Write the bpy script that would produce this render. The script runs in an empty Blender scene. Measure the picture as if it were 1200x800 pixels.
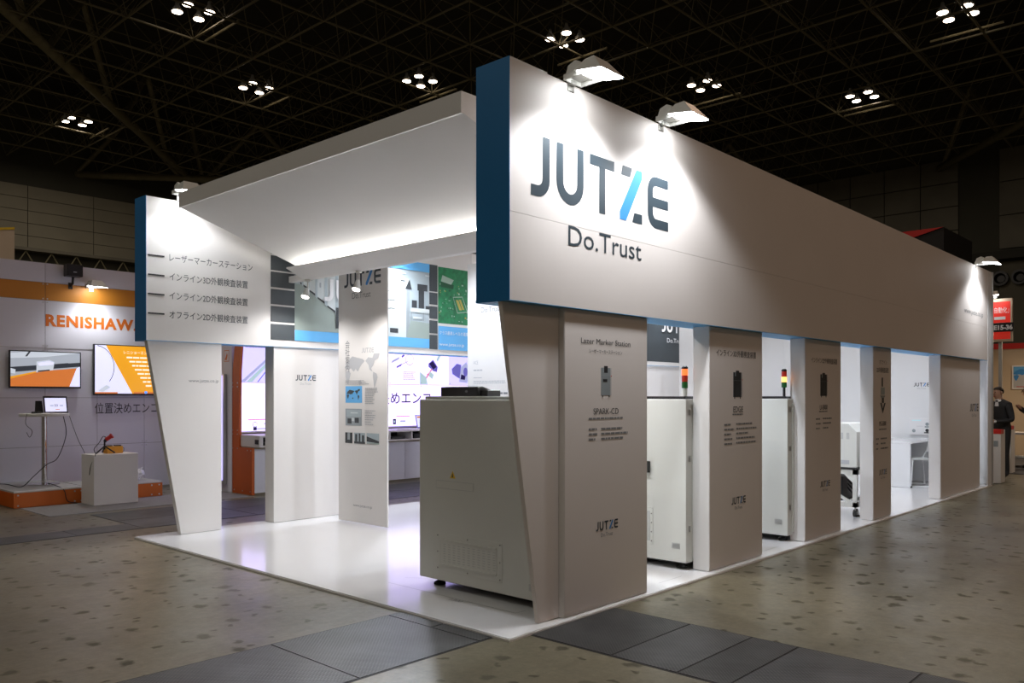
import bpy, bmesh, math, random
from mathutils import Vector, Matrix
random.seed(7)
sc = bpy.context.scene
COL = sc.collection
R = math.radians

# ------------------------------------------------------------------ camera
CAM = Vector((-3.716, -3.441, 1.513))
HEAD = 42.618
cd = bpy.data.cameras.new('camera'); cam = bpy.data.objects.new('camera', cd); COL.objects.link(cam)
cam.location = CAM
cam.rotation_euler = (R(90), 0, R(HEAD - 90))
cd.sensor_width = 36.0; cd.lens = 964.0 / 1200 * 36; cd.shift_y = 64.0 / 1200
cd.clip_start = 0.05; cd.clip_end = 400
sc.camera = cam

# ------------------------------------------------------------------ world, hall light level, exposure
W = bpy.data.worlds.new('hall_ambient'); sc.world = W; W.use_nodes = True
bg = W.node_tree.nodes['Background']
bg.inputs['Color'].default_value = (1.0, 0.78, 0.62, 1); bg.inputs['Strength'].default_value = 0.075
sc.view_settings.view_transform = 'Standard'; sc.view_settings.look = 'None'
sc.view_settings.exposure = 0.0; sc.view_settings.gamma = 1.0; sc.view_settings.use_curve_mapping = False
cy = sc.cycles
cy.use_denoising = True; cy.max_bounces = 7; cy.diffuse_bounces = 4; cy.glossy_bounces = 4
cy.sample_clamp_indirect = 4.0; cy.caustics_reflective = False; cy.caustics_refractive = False
HALL_LAMP_W = 270.0          # each four-lamp cluster under the hall roof
HALL_RGB = (1.0, 0.86, 0.72); HALL_WARM = (1.0, .66, .46); HALL_COOL = (.98, .98, .88)   # tints added per side: warm along the aisle, cooler at the entrance
FLOOD_W = 24.0              # booth floodlights washing the signs
FLOOD_IN_W = 50.0           # unseen floodlights added to light the booth inside
FLOOD_RGB = (0.93, 0.96, 1.0); FLOOD_IN_RGB = (.84, .90, 1.0)
COVE_W = 17.0
LIGHTBOX = 2.1

# ------------------------------------------------------------------ materials
MATS = {}
def M(name, col=(.8, .8, .8), rough=.5, metal=0., emit=0., ecol=None, bump=None, var=None, spec=.5, coat=0.):
    if name in MATS: return MATS[name]
    m = bpy.data.materials.new(name); m.use_nodes = True
    nt = m.node_tree; b = nt.nodes['Principled BSDF']
    b.inputs['Base Color'].default_value = (*col, 1); b.inputs['Roughness'].default_value = rough
    b.inputs['Metallic'].default_value = metal; b.inputs['Specular IOR Level'].default_value = spec
    b.inputs['Coat Weight'].default_value = coat
    if emit:
        b.inputs['Emission Color'].default_value = (*(ecol or col), 1); b.inputs['Emission Strength'].default_value = emit
    if var or bump:
        tc = nt.nodes.new('ShaderNodeTexCoord')
        n = nt.nodes.new('ShaderNodeTexNoise'); n.inputs['Scale'].default_value = (var or bump)[0]; n.inputs['Detail'].default_value = 5
        nt.links.new(tc.outputs['Object'], n.inputs['Vector'])
        if var:
            r = nt.nodes.new('ShaderNodeValToRGB'); k = var[1]
            r.color_ramp.elements[0].position = .3; r.color_ramp.elements[1].position = .7
            r.color_ramp.elements[0].color = (*[c * (1 - k) for c in col], 1); r.color_ramp.elements[1].color = (*[min(1, c * (1 + k)) for c in col], 1)
            nt.links.new(n.outputs['Fac'], r.inputs['Fac']); nt.links.new(r.outputs['Color'], b.inputs['Base Color'])
        if bump:
            bp = nt.nodes.new('ShaderNodeBump'); bp.inputs['Strength'].default_value = bump[1]; bp.inputs['Distance'].default_value = .01
            n2 = nt.nodes.new('ShaderNodeTexNoise'); n2.inputs['Scale'].default_value = bump[0]
            nt.links.new(tc.outputs['Object'], n2.inputs['Vector'])
            nt.links.new(n2.outputs['Fac'], bp.inputs['Height']); nt.links.new(bp.outputs['Normal'], b.inputs['Normal'])
    MATS[name] = m
    return m

M('white_panel', (.80, .78, .76), .55, var=(1.5, .015))
M('white_gloss', (.84, .84, .85), .16, var=(.8, .02), coat=.2)
M('sheet_white_warm_cast', (.79, .735, .70), .6, var=(1.5, .015))  # brown cast of the aisle light put into the white
M('white_wall', (.80, .81, .82), .5, var=(1.5, .015))
M('navy_blue', (.001, .19, .50), .45, var=(2, .04))
M('sky_blue', (.12, .42, .78), .5, var=(2, .03))
M('charcoal_print', (.045, .055, .062), .5, var=(3, .08))
M('logo_dark', (.035, .052, .066), .45, var=(3, .05))
M('logo_blue', (.05, .27, .66), .45, var=(3, .04))
M('ink', (.03, .03, .033), .5)
M('ink_grey', (.22, .23, .24), .5)
M('ink_light', (.48, .49, .51), .5)
M('groove', (.30, .29, .28), .7)
M('machine_white', (.74, .745, .70), .42, var=(2, .02), bump=(60, .03))
M('machine_shade', (.55, .56, .54), .45, var=(2, .03))
M('black_plastic', (.012, .012, .013), .35, var=(6, .2))
M('black_matt', (.01, .01, .01), .6)
M('rubber', (.015, .015, .015), .7)
M('steel', (.62, .62, .60), .28, 1.0, var=(4, .06))
M('chrome', (.75, .76, .78), .12, 1.0)
M('lamp_housing', (.72, .72, .68), .35, var=(5, .03))
M('lens_glow', (1, 1, 1), .3, emit=26, ecol=(.95, .98, 1.0))
M('spot_glow', (1, 1, 1), .3, emit=18, ecol=(1, .86, .80))
M('hall_lamp_glow', (1, .9, .8), .3, emit=12, ecol=(1.0, .80, .62))
M('led_glow', (1, 1, 1), .3, emit=8, ecol=(1, .98, .93))
M('cream_wall', (.62, .50, .36), .6, var=(2, .03))
M('red', (.62, .02, .015), .45)
M('red_sign', (.72, .03, .02), .45, emit=.25, ecol=(.9, .04, .02))
M('orange', (.66, .15, .008), .45, var=(3, .04))
M('amber_band', (.56, .21, .015), .5, var=(3, .04))
M('orange_dark', (.56, .105, .006), .45, var=(3, .05))
M('rwall_violet_cast', (.76, .75, .80), .5, var=(1.2, .02))  # white wall, violet glow of the light box put into its colour
M('rwall_top_violet_cast', (.70, .68, .74), .5, var=(1.2, .02))  # same violet cast tinted into the top boards
M('grey_deck', (.42, .42, .41), .55, var=(6, .06))
M('mat_grey', (.25, .24, .24), .9, var=(20, .1))
M('truss', (.15, .135, .08), .5, var=(2, .2))
M('truss_heavy', (.19, .17, .10), .5, var=(2, .2))
M('roof', (.02, .019, .014), .8, var=(.6, .3))
M('hall_wall', (.095, .088, .062), .8, var=(.4, .12))
M('hall_wall_dark', (.045, .044, .03), .8, var=(.4, .15))
M('hall_panel', (.20, .185, .135), .75, var=(.7, .07))
M('hall_panel_grey', (.13, .122, .092), .75, var=(.5, .16))
M('skin', (.42, .24, .16), .55, var=(8, .06))
M('suit', (.022, .023, .026), .75, var=(30, .15))
M('shirt', (.75, .75, .76), .6, var=(10, .02))
M('hair', (.012, .01, .009), .5, var=(30, .3))
M('shoe', (.012, .011, .01), .3, var=(10, .1))
M('plastic_bag', (.82, .82, .83), .35, var=(9, .04))
M('kapton', (.80, .36, .02), .4, var=(6, .05))
M('yellow', (.78, .52, .02), .5)
M('green_pcb', (.015, .19, .075), .4, var=(14, .35))
M('pcb_dark', (.01, .09, .04), .4)
M('pcb_light', (.35, .48, .40), .5)
M('gold', (.45, .36, .08), .4)
M('photo_floor', (.30, .36, .33), .5, var=(2, .06))
M('photo_white', (.58, .63, .63), .5, var=(3, .04))
M('photo_wall', (.38, .45, .48), .5, var=(2, .05))
M('photo_grey', (.30, .34, .36), .5, var=(5, .1))
M('photo_dark', (.03, .035, .04), .5, var=(8, .3))
M('paper', (.82, .82, .83), .5)
M('map_grey', (.50, .51, .53), .5)
M('clear_white', (.9, .9, .9), .3)
M('carpet', (.05, .052, .058), .95, var=(30, .2))
M('cable', (.02, .02, .022), .5)
def EM(name, col, s=1.0): return M(name, tuple(c * .5 for c in col), .3, emit=s, ecol=col)
EM('lightbox', (.60, .50, 1.0), LIGHTBOX)
EM('lightbox_pale', (.48, .44, 1.0), LIGHTBOX * .75)
EM('lb_violet', (.18, .16, .62), .7)
EM('lb_grey', (.42, .44, .70), .9)
EM('lb_ink', (.02, .01, .10), .6)
EM('lb_red', (.85, .25, .40), .8)
EM('lb_green', (.45, .62, .66), .9)
EM('scr_orange', (.62, .17, .03), .9)
EM('scr_amber', (.80, .34, .01), .95)
EM('scr_white', (.74, .74, .98), 1.0)
EM('scr_grey', (.34, .37, .42), 1.0)
EM('scr_silver', (.52, .56, .62), 1.0)
EM('scr_dark', (.03, .035, .045), .8)
EM('scr_blue', (.10, .30, .95), 1.2)
EM('scr_text', (.95, .88, .70), 1.0)
EM('sig_red', (1.0, .16, .04), 1.6)
EM('sig_red_dim', (.35, .02, .01), .5)
EM('sig_amber', (1.0, .42, .12), 2.4)
EM('sig_green_dim', (.01, .10, .02), .4)

def concrete():
    m = bpy.data.materials.new('stained_concrete'); m.use_nodes = True; nt = m.node_tree; N = nt.nodes; L = nt.links
    b = N['Principled BSDF']; tc = N.new('ShaderNodeTexCoord')
    def noise(scale, det=6, rough=.6, vec=None):
        n = N.new('ShaderNodeTexNoise'); n.inputs['Scale'].default_value = scale; n.inputs['Detail'].default_value = det
        n.inputs['Roughness'].default_value = rough; L.new(vec or tc.outputs['Object'], n.inputs['Vector']); return n
    def ramp(src, p0, c0, p1, c1):
        r = N.new('ShaderNodeValToRGB'); e = r.color_ramp.elements
        e[0].position = p0; e[0].color = (*c0, 1); e[1].position = p1; e[1].color = (*c1, 1); L.new(src, r.inputs['Fac']); return r
    def mix(fac, a, c, mode='MIX'):
        x = N.new('ShaderNodeMix'); x.data_type = 'RGBA'; x.blend_type = mode
        if isinstance(fac, float): x.inputs[0].default_value = fac
        else: L.new(fac, x.inputs[0])
        L.new(a, x.inputs[6]); L.new(c, x.inputs[7]); return x.outputs[2]
    base = ramp(noise(.55, 7, .65).outputs['Fac'], .3, (.118, .104, .066), .72, (.222, .198, .136))
    fine = ramp(noise(14, 8, .8).outputs['Fac'], .3, (.5, .5, .49), .72, (1.3, 1.3, 1.28))
    c = mix(.8, base.outputs['Color'], fine.outputs['Color'], 'MULTIPLY')
    # scattered oval stains: voronoi cells, only some of them, edges broken by noise
    dist = noise(7, 3); mp = N.new('ShaderNodeVectorMath'); mp.operation = 'SCALE'; mp.inputs['Scale'].default_value = .16
    L.new(dist.outputs['Color'], mp.inputs[0]); ad = N.new('ShaderNodeVectorMath'); ad.operation = 'ADD'
    L.new(tc.outputs['Object'], ad.inputs[0]); L.new(mp.outputs[0], ad.inputs[1])
    stains = []
    for scale, lim, pick in ((3.0, .150, .40), (4.9, .135, .55)):
        v = N.new('ShaderNodeTexVoronoi'); v.inputs['Scale'].default_value = scale; v.voronoi_dimensions = '2D'; L.new(ad.outputs[0], v.inputs['Vector'])
        lt = N.new('ShaderNodeMapRange'); lt.inputs['From Min'].default_value = lim * .55; lt.inputs['From Max'].default_value = lim * 1.12
        lt.inputs['To Min'].default_value = 1; lt.inputs['To Max'].default_value = 0; L.new(v.outputs['Distance'], lt.inputs['Value'])
        sp = N.new('ShaderNodeSeparateColor'); L.new(v.outputs['Color'], sp.inputs[0])
        gt = N.new('ShaderNodeMapRange'); gt.inputs['From Min'].default_value = pick; gt.inputs['From Max'].default_value = pick + .06; L.new(sp.outputs['Red'], gt.inputs['Value'])
        mu = N.new('ShaderNodeMath'); mu.operation = 'MULTIPLY'; L.new(lt.outputs[0], mu.inputs[0]); L.new(gt.outputs[0], mu.inputs[1])
        dk = N.new('ShaderNodeRGB'); dk.outputs[0].default_value = (.036, .033, .024, 1)
        m2 = N.new('ShaderNodeMath'); m2.operation = 'MULTIPLY'; m2.inputs[1].default_value = .62; L.new(mu.outputs[0], m2.inputs[0])
        big = ramp(noise(.45, 3).outputs['Fac'], .36, (.35, .35, .35), .6, (1, 1, 1)); m3 = N.new('ShaderNodeMath'); m3.operation = 'MULTIPLY'; L.new(m2.outputs[0], m3.inputs[0]); L.new(big.outputs['Color'], m3.inputs[1]); m2 = m3
        c = mix(m2.outputs[0], c, dk.outputs[0]); stains.append(m2.outputs[0])
    # scrape marks
    sm = N.new('ShaderNodeMapping'); sm.inputs['Scale'].default_value = (1.2, 6, 1); sm.inputs['Rotation'].default_value = (0, 0, .5); L.new(tc.outputs['Object'], sm.inputs['Vector'])
    sr = ramp(noise(2.2, 8, .75, sm.outputs[0]).outputs['Fac'], .56, (1, 1, 1), .74, (.68, .67, .64))
    c = mix(.8, c, sr.outputs['Color'], 'MULTIPLY')
    # the stains are dull: they take the gloss off the slab
    L.new(c, b.inputs['Base Color'])
    rr = N.new('ShaderNodeMapRange'); rr.inputs['To Min'].default_value = .22; rr.inputs['To Max'].default_value = .5
    L.new(noise(1.7, 5).outputs['Fac'], rr.inputs['Value'])
    mxn = N.new('ShaderNodeMath'); mxn.operation = 'MAXIMUM'; L.new(stains[0], mxn.inputs[0]); L.new(stains[1], mxn.inputs[1])
    ra = N.new('ShaderNodeMath'); ra.operation = 'MULTIPLY_ADD'; ra.inputs[1].default_value = .4; L.new(mxn.outputs[0], ra.inputs[0]); L.new(rr.outputs[0], ra.inputs[2]); L.new(ra.outputs[0], b.inputs['Roughness'])
    sp_ = N.new('ShaderNodeMath'); sp_.operation = 'MULTIPLY_ADD'; sp_.inputs[1].default_value = -.4; sp_.inputs[2].default_value = .45; L.new(mxn.outputs[0], sp_.inputs[0]); L.new(sp_.outputs[0], b.inputs['Specular IOR Level'])
    bp = N.new('ShaderNodeBump'); bp.inputs['Strength'].default_value = .12; bp.inputs['Distance'].default_value = .01
    L.new(noise(26, 4).outputs['Fac'], bp.inputs['Height']); L.new(bp.outputs['Normal'], b.inputs['Normal'])
    MATS['concrete'] = m
concrete()

def tread(name, col, freq):
    m = bpy.data.materials.new(name); m.use_nodes = True; nt = m.node_tree; N = nt.nodes; L = nt.links
    b = N['Principled BSDF']; tc = N.new('ShaderNodeTexCoord')
    n = N.new('ShaderNodeTexNoise'); n.inputs['Scale'].default_value = 3; n.inputs['Detail'].default_value = 7; L.new(tc.outputs['Object'], n.inputs['Vector'])
    r = N.new('ShaderNodeValToRGB'); r.color_ramp.elements[0].position = .3; r.color_ramp.elements[1].position = .75
    r.color_ramp.elements[0].color = (*[c * .5 for c in col], 1); r.color_ramp.elements[1].color = (*[c * 1.75 for c in col], 1)
    L.new(n.outputs['Fac'], r.inputs['Fac'])
    hs = []
    for s in (1, -1):
        w = N.new('ShaderNodeTexWave'); w.inputs['Scale'].default_value = freq; mp = N.new('ShaderNodeMapping'); mp.inputs['Rotation'].default_value = (0, 0, s * R(45))
        L.new(tc.outputs['Object'], mp.inputs['Vector']); L.new(mp.outputs[0], w.inputs['Vector']); hs.append(w)
    mu = N.new('ShaderNodeMath'); mu.operation = 'MULTIPLY'; L.new(hs[0].outputs['Fac'], mu.inputs[0]); L.new(hs[1].outputs['Fac'], mu.inputs[1])
    mx = N.new('ShaderNodeMix'); mx.data_type = 'RGBA'; L.new(mu.outputs[0], mx.inputs[0]); L.new(r.outputs['Color'], mx.inputs[6])
    wr = N.new('ShaderNodeRGB'); wr.outputs[0].default_value = (*[c * 1.35 for c in col], 1); L.new(wr.outputs[0], mx.inputs[7])
    L.new(mx.outputs[2], b.inputs['Base Color'])
    bp = N.new('ShaderNodeBump'); bp.inputs['Strength'].default_value = .45; bp.inputs['Distance'].default_value = .003
    L.new(mu.outputs[0], bp.inputs['Height']); L.new(bp.outputs['Normal'], b.inputs['Normal'])
    b.inputs['Metallic'].default_value = .25; b.inputs['Roughness'].default_value = .46
    MATS[name] = m
tread('tread_plate', (.064, .067, .070), 17)
tread('tread_plate_dark', (.046, .048, .049), 19)

# ------------------------------------------------------------------ mesh helpers
ORG = {}
class MB:
    def __init__(s): s.v = []; s.f = []; s.m = []
    def add(s, vs, fs, mi=0):
        o = len(s.v); s.v += [tuple(v) for v in vs]; s.f += [tuple(i + o for i in f) for f in fs]; s.m += [mi] * len(fs); return s
    def box(s, x0, x1, y0, y1, z0, z1, mi=0):
        return s.add([(x0, y0, z0), (x1, y0, z0), (x1, y1, z0), (x0, y1, z0), (x0, y0, z1), (x1, y0, z1), (x1, y1, z1), (x0, y1, z1)],
                     [(0, 3, 2, 1), (4, 5, 6, 7), (0, 1, 5, 4), (1, 2, 6, 5), (2, 3, 7, 6), (3, 0, 4, 7)], mi)
    def prism(s, pts, d, mi=0):      # pts: planar loop of 3-d points, d: extrusion vector
        n = len(pts); d = Vector(d); p = [Vector(q) for q in pts]
        return s.add(p + [q + d for q in p], [tuple(range(n))[::-1], tuple(range(n, 2 * n))] + [(i, (i + 1) % n, n + (i + 1) % n, n + i) for i in range(n)], mi)
    def tube(s, path, r, n=8, mi=0, cap=True):
        P = [Vector(p) for p in path]; rs = r if isinstance(r, (list, tuple)) else [r] * len(P)
        vs = []; fs = []; up = None
        for i, p in enumerate(P):
            t = (P[min(i + 1, len(P) - 1)] - P[max(i - 1, 0)]).normalized()
            if up is None: up = Vector((0, 0, 1)) if abs(t.z) < .9 else Vector((1, 0, 0))
            a = t.cross(up).normalized(); up = a.cross(t).normalized()
            for k in range(n):
                q = 2 * math.pi * k / n; vs.append(p + (a * math.cos(q) + up * math.sin(q)) * rs[i])
        for i in range(len(P) - 1):
            for k in range(n): fs.append((i * n + k, i * n + (k + 1) % n, (i + 1) * n + (k + 1) % n, (i + 1) * n + k))
        if cap: fs.append(tuple(range(n))[::-1]); fs.append(tuple((len(P) - 1) * n + k for k in range(n)))
        return s.add(vs, fs, mi)
    def lathe(s, prof, c=(0, 0, 0), n=20, mi=0):   # prof [(r,z)] about vertical axis
        vs = []; fs = []
        for r, z in prof:
            for k in range(n):
                a = 2 * math.pi * k / n; vs.append((c[0] + r * math.cos(a), c[1] + r * math.sin(a), c[2] + z))
        for i in range(len(prof) - 1):
            for k in range(n): fs.append((i * n + k, i * n + (k + 1) % n, (i + 1) * n + (k + 1) % n, (i + 1) * n + k))
        fs.append(tuple(range(n))[::-1]); fs.append(tuple((len(prof) - 1) * n + k for k in range(n)))
        return s.add(vs, fs, mi)
    def build(s, name, mat, parent=None, bev=0, smooth=False, seg=2):
        o = ORG.get(parent.name, Vector()) if parent else Vector()
        me = bpy.data.meshes.new(name); me.from_pydata([Vector(v) - o for v in s.v], [], s.f)
        for mm in (mat if isinstance(mat, (list, tuple)) else [mat]): me.materials.append(MATS[mm])
        me.polygons.foreach_set('material_index', s.m)
        bm = bmesh.new(); bm.from_mesh(me); bmesh.ops.recalc_face_normals(bm, faces=bm.faces)
        if bev: bmesh.ops.bevel(bm, geom=list(bm.edges), offset=bev, segments=seg, affect='EDGES', profile=.7, clamp_overlap=True)
        bm.to_mesh(me); bm.free()
        if smooth: me.polygons.foreach_set('use_smooth', [True] * len(me.polygons))
        me.update()
        ob = bpy.data.objects.new(name, me); COL.objects.link(ob)
        if parent: ob.parent = parent; ORG[ob.name] = o
        return ob
def B(*a): return MB().box(*a)
def tag(o, label=None, cat=None, group=None, kind=None):
    for k, v in (('label', label), ('category', cat), ('group', group), ('kind', kind)):
        if v: o[k] = v
    return o
def thing(name, label, cat, loc=(0, 0, 0), group=None):
    o = bpy.data.objects.new(name, None); COL.objects.link(o); o.location = loc; o.empty_display_size = .1
    ORG[o.name] = Vector(loc); return tag(o, label, cat, group)
def local(name, label, cat, group=None):   # a thing modelled about its own origin, placed afterwards
    return thing(name, label, cat, (0, 0, 0), group)
def place(o, loc, rz=0): o.location = loc; o.rotation_euler = (0, 0, R(rz)); return o
def dup(o, loc, rz=0, label=None, group=None):
    def rec(src, par):
        c = src.copy(); COL.objects.link(c)
        if par: c.parent = par
        for ch in src.children: rec(ch, c)
        return c
    c = rec(o, None); place(c, loc, rz)
    if label: c['label'] = label
    if group: c['group'] = group
    return c

# flat print: frames on a face
class F:
    def __init__(s, o, u, v=(0, 0, 1)): s.o = Vector(o); s.u = Vector(u); s.v = Vector(v); s.n = s.u.cross(s.v)
    def p(s, a, b, off=.0015): return s.o + s.u * a + s.v * b + s.n * off
def FY(y): return F((0, y, 0), (1, 0, 0))         # faces -y, a = x, b = z
def FX(x): return F((x, 0, 0), (0, -1, 0))        # faces -x, a = -y, b = z
def rect(a0, b0, a1, b1): return [(a0, b0), (a1, b0), (a1, b1), (a0, b1)]
def ell(ca, cb, ra, rb, n=14): return [(ca + ra * math.cos(2 * math.pi * k / n), cb + rb * math.sin(2 * math.pi * k / n)) for k in range(n)]
def prints(name, fr, items, parent, off=.0015, step=.0004):
    names = []; mb = MB()
    if name == 'fine_print': step = .0     # lines of print lie side by side, flat on the sheet
    elif len(items) > 12: step = min(step, .00012)
    for k, (mt, poly) in enumerate(items):
        if mt not in names: names.append(mt)
        mb.add([fr.p(a, b, off + step * k) for a, b in poly], [tuple(range(len(poly)))], names.index(mt))
    o = ORG.get(parent.name, Vector())
    me = bpy.data.meshes.new(name); me.from_pydata([Vector(v) - o for v in mb.v], [], mb.f)
    for mm in names: me.materials.append(MATS[mm])
    me.polygons.foreach_set('material_index', mb.m); me.update()
    ob = bpy.data.objects.new(name, me); COL.objects.link(ob); ob.parent = parent; ORG[ob.name] = o
    return ob
def greek(mat, a, b, w, h, n, gap, ragged=.25, seed=1):   # lines of print too small to read
    rnd = random.Random(seed); out = []
    for i in range(n):
        bb = b - i * gap; x = a; end = a + w * (1 - ragged * rnd.random())
        while x < end:
            l = min(h * (1.5 + 3 * rnd.random()), end - x); out.append((mat, rect(x, bb, x + l, bb + h))); x += l + h * .5
    return out
TXT = {}
def text(s, fr, a, b, h, mat, parent, w=None, name='lettering', bold=0., off=.002, align='L', vertical=False, space=1.0):
    cjk = any(ord(c) > 0x2fff for c in s)
    cu = bpy.data.curves.new('t', 'FONT'); cu.body = '\n'.join(s) if vertical else s; cu.size = h / (.86 if cjk else .73); cu.resolution_u = 3; cu.offset = bold
    cu.space_character = space
    if vertical: cu.space_line = .95
    ob = bpy.data.objects.new('t', cu); COL.objects.link(ob)
    me = bpy.data.meshes.new_from_object(ob.evaluated_get(bpy.context.evaluated_depsgraph_get()))
    bpy.data.objects.remove(ob); bpy.data.curves.remove(cu)
    xs = [v.co.x for v in me.vertices]
    if not xs: return None
    x0, x1 = min(xs), max(xs); sx = (w / (x1 - x0)) if w else 1.0
    sh = 0 if align == 'L' else -(x1 - x0) * sx / 2
    o = ORG.get(parent.name, Vector())
    for v in me.vertices: v.co = fr.p(a + sh + (v.co.x - x0) * sx, b + v.co.y, off) - o
    me.materials.clear(); me.materials.append(MATS[mat]); me.name = name
    for p in me.polygons: p.material_index = 0
    ob = bpy.data.objects.new(name, me); COL.objects.link(ob); ob.parent = parent; ORG[ob.name] = o
    return ob
def ribbon(path, w):
    path = [q for i, q in enumerate(path) if i == 0 or abs(q[0] - path[i - 1][0]) + abs(q[1] - path[i - 1][1]) > 1e-6]
    P = [Vector((x, y, 0)) for x, y in path]; out = []; L_ = []; R_ = []
    for i, p in enumerate(P):
        d0 = (P[i] - P[i - 1]).normalized() if i else None; d1 = (P[i + 1] - P[i]).normalized() if i < len(P) - 1 else None
        t = ((d0 or d1) + (d1 or d0)).normalized(); nrm = Vector((-t.y, t.x, 0)); k = nrm.dot(Vector((-(d0 or d1).y, (d0 or d1).x, 0)))
        L_.append(p + nrm * w / 2 / max(k, .4)); R_.append(p - nrm * w / 2 / max(k, .4))
    for i in range(len(P) - 1): out.append([(q.x, q.y) for q in (R_[i], R_[i + 1], L_[i + 1], L_[i])])
    return out
def arc(cx, cy_, r, a0, a1, n=6): return [(cx + r * math.cos(R(a0 + (a1 - a0) * i / n)), cy_ + r * math.sin(R(a0 + (a1 - a0) * i / n))) for i in range(n + 1)]
S_ = .182; H_ = S_ / 2
LOGO_L = []; LOGO_D = LOGO_L
LOGO_L.append(ribbon([(.382, 1)] + arc(.382 - .22, .31, .22, 0, -90) + [(0, .09)], S_))
LOGO_L.append(ribbon([(.736, 1)] + arc(1.014, .369, .278, 180, 270) + arc(1.014, .369, .278, 270, 360) + [(1.292, 1)], S_))
LOGO_L.append([rect(1.558, 1 - S_, 2.29, 1), rect(1.833, 0, 2.015, 1 - S_)])
LOGO_L.append([[(2.50, 1 - S_), (2.79, 1 - S_), (2.86, 1), (2.55, 1)]]); LOGO_L.append([[(2.86, 0), (3.19, 0), (3.19, S_), (2.93, S_)]])
LOGO_L.append(ribbon([(4.107, 1 - H_)] + arc(3.471 + .2, 1 - H_ - .2, .2, 90, 180) + arc(3.471 + .2, H_ + .2, .2, 180, 270) + [(4.107, H_)], S_) + [rect(3.471 + H_, .5 - H_, 4.107, .5 + H_)])
LOGO_B = [[(2.46, 0), (2.66, 0), (3.19, .86), (3.19, 1), (3.0, 1), (2.46, .14)]]
def logo(fr, a, b, wd, parent, dark='logo_dark', blue='logo_blue', tag_mat=None, tagh=None, tag_c=None, tag_w=None, tag_dy=0):
    k = wd / 4.107
    for L in LOGO_L: prints('logo_letter', fr, [(dark, [(a + x * k, b + y * k) for x, y in p]) for p in L], parent, step=0)
    prints('logo_accent', fr, [(blue, [(a + x * k, b + y * k) for x, y in p]) for p in LOGO_B], parent, off=.0019, step=0)
    if tag_mat: text('Do.Trust', fr, a + wd * (.22 if tag_c is None else tag_c), b - k * .72 + tag_dy, tagh or k * .40, tag_mat, parent, w=tag_w or wd * .54, name='tagline_lettering')

# ================================================================== the setting
floor = tag(B(-14, 62, -26, 60, -.3, 0).build('floor', 'concrete'), 'stained olive brown concrete floor of the exhibition hall', kind='structure')
def plate(x0, x1, y0, y1, m='tread_plate'):
    g = .006
    return B(x0 + g, x1 - g, y0 + g, y1 - g, -.02, .004).build('floor_plate', m, floor)
def plate_joint(x0, x1, y0, y1): return B(x0, x1, y0, y1, -.02, .001).build('plate_bed', 'black_matt', floor)
plate_joint(-4.2, 2.2, .13, 1.04)
xs = [-4.2, -3.4, -2.2, -1.03, -.12, 1.0, 2.2]
for i in range(len(xs) - 1):
    plate(xs[i], xs[i + 1], .14, .585 if i % 3 == 1 else 1.03, 'tread_plate')
    if i % 3 == 1: plate(xs[i], xs[i + 1], .59, 1.03, 'tread_plate')
plate_joint(.19, 1.11, -4.6, .12)
ys = [.12, -.62, -1.06, -1.36, -2.05, -2.9, -3.7, -4.6]
for i in range(len(ys) - 1): plate(.2, 1.1, ys[i + 1], ys[i], ('tread_plate_dark', 'tread_plate')[i % 2])
plate_joint(-4, .35, 6.03, 6.52); plate_joint(.35, 12.0, 6.03, 7.62)
for x0, x1, y0, y1 in ((-4, -2.6, 6.04, 6.51), (-2.6, -1.3, 6.04, 6.51), (-1.3, -.35, 6.04, 6.51), (-.35, .36, 6.04, 6.51)): plate(x0, x1, y0, y1)
for k in range(8):
    x = .36 + k * 1.45
    plate(x, x + 1.45, 6.04, 6.8, ('tread_plate', 'tread_plate_dark')[k % 2]); plate(x, x + 1.45, 6.8, 7.61, ('tread_plate_dark', 'tread_plate')[k % 2])

# hall walls: pieces recessed by joints
wl = tag(B(-14, 62, 55.0, 55.6, 0, 22).build('wall_left', 'hall_wall_dark'), 'dark far hall wall with a band of pale panels', kind='structure')
for i in range(13):
    for j in range(5):
        x = -6 + i * 4.0
        B(x + .02, x + 3.98, 54.88, 55.0, 10.95 + j * .8 + .015, 10.95 + j * .8 + .785).build('wall_panel', 'hall_panel', wl)
B(-14, 60, 54.2, 55.0, 10.72, 10.92).build('gallery_rail', 'hall_panel_grey', wl)
for i in range(18):
    x = -2 + i * 1.5
    MB().tube([(x, 54.4, 9.4), (x + .75, 54.4, 10.7), (x + 1.5, 54.4, 9.4)], .06, 5).build('gallery_brace', 'truss_heavy', wl)
B(-14, 60, 54.2, 54.6, 9.2, 9.4).build('gallery_rail', 'truss_heavy', wl)
wb = tag(B(55.0, 55.6, -26, 55, 0, 22).build('wall_back', 'hall_wall_dark'), 'dark far end wall of the hall with grey panels', kind='structure')
for i in range(18):
    y = -14 + i * 2.3
    if i in (10,): continue
    wide = y < 8.5
    for j in range(4 if not wide else 3):
        hgt = 1.55 if not wide else 2.1
        z = 10.7 + j * hgt
        B(54.86, 55.0, y + .03, y + 2.27, z + .03, z + hgt - .03).build('wall_panel', 'hall_panel_grey', wb)
for i in range(10):
    y = -14 + i * 2.3
    B(54.9, 55.0, y + .02, y + 2.28, 4.2, 9.9).build('wall_panel', 'hall_wall', wb)
B(54.2, 55.0, -26, 30, 10.0, 10.5).build('ledge', 'roof', wb)
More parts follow.
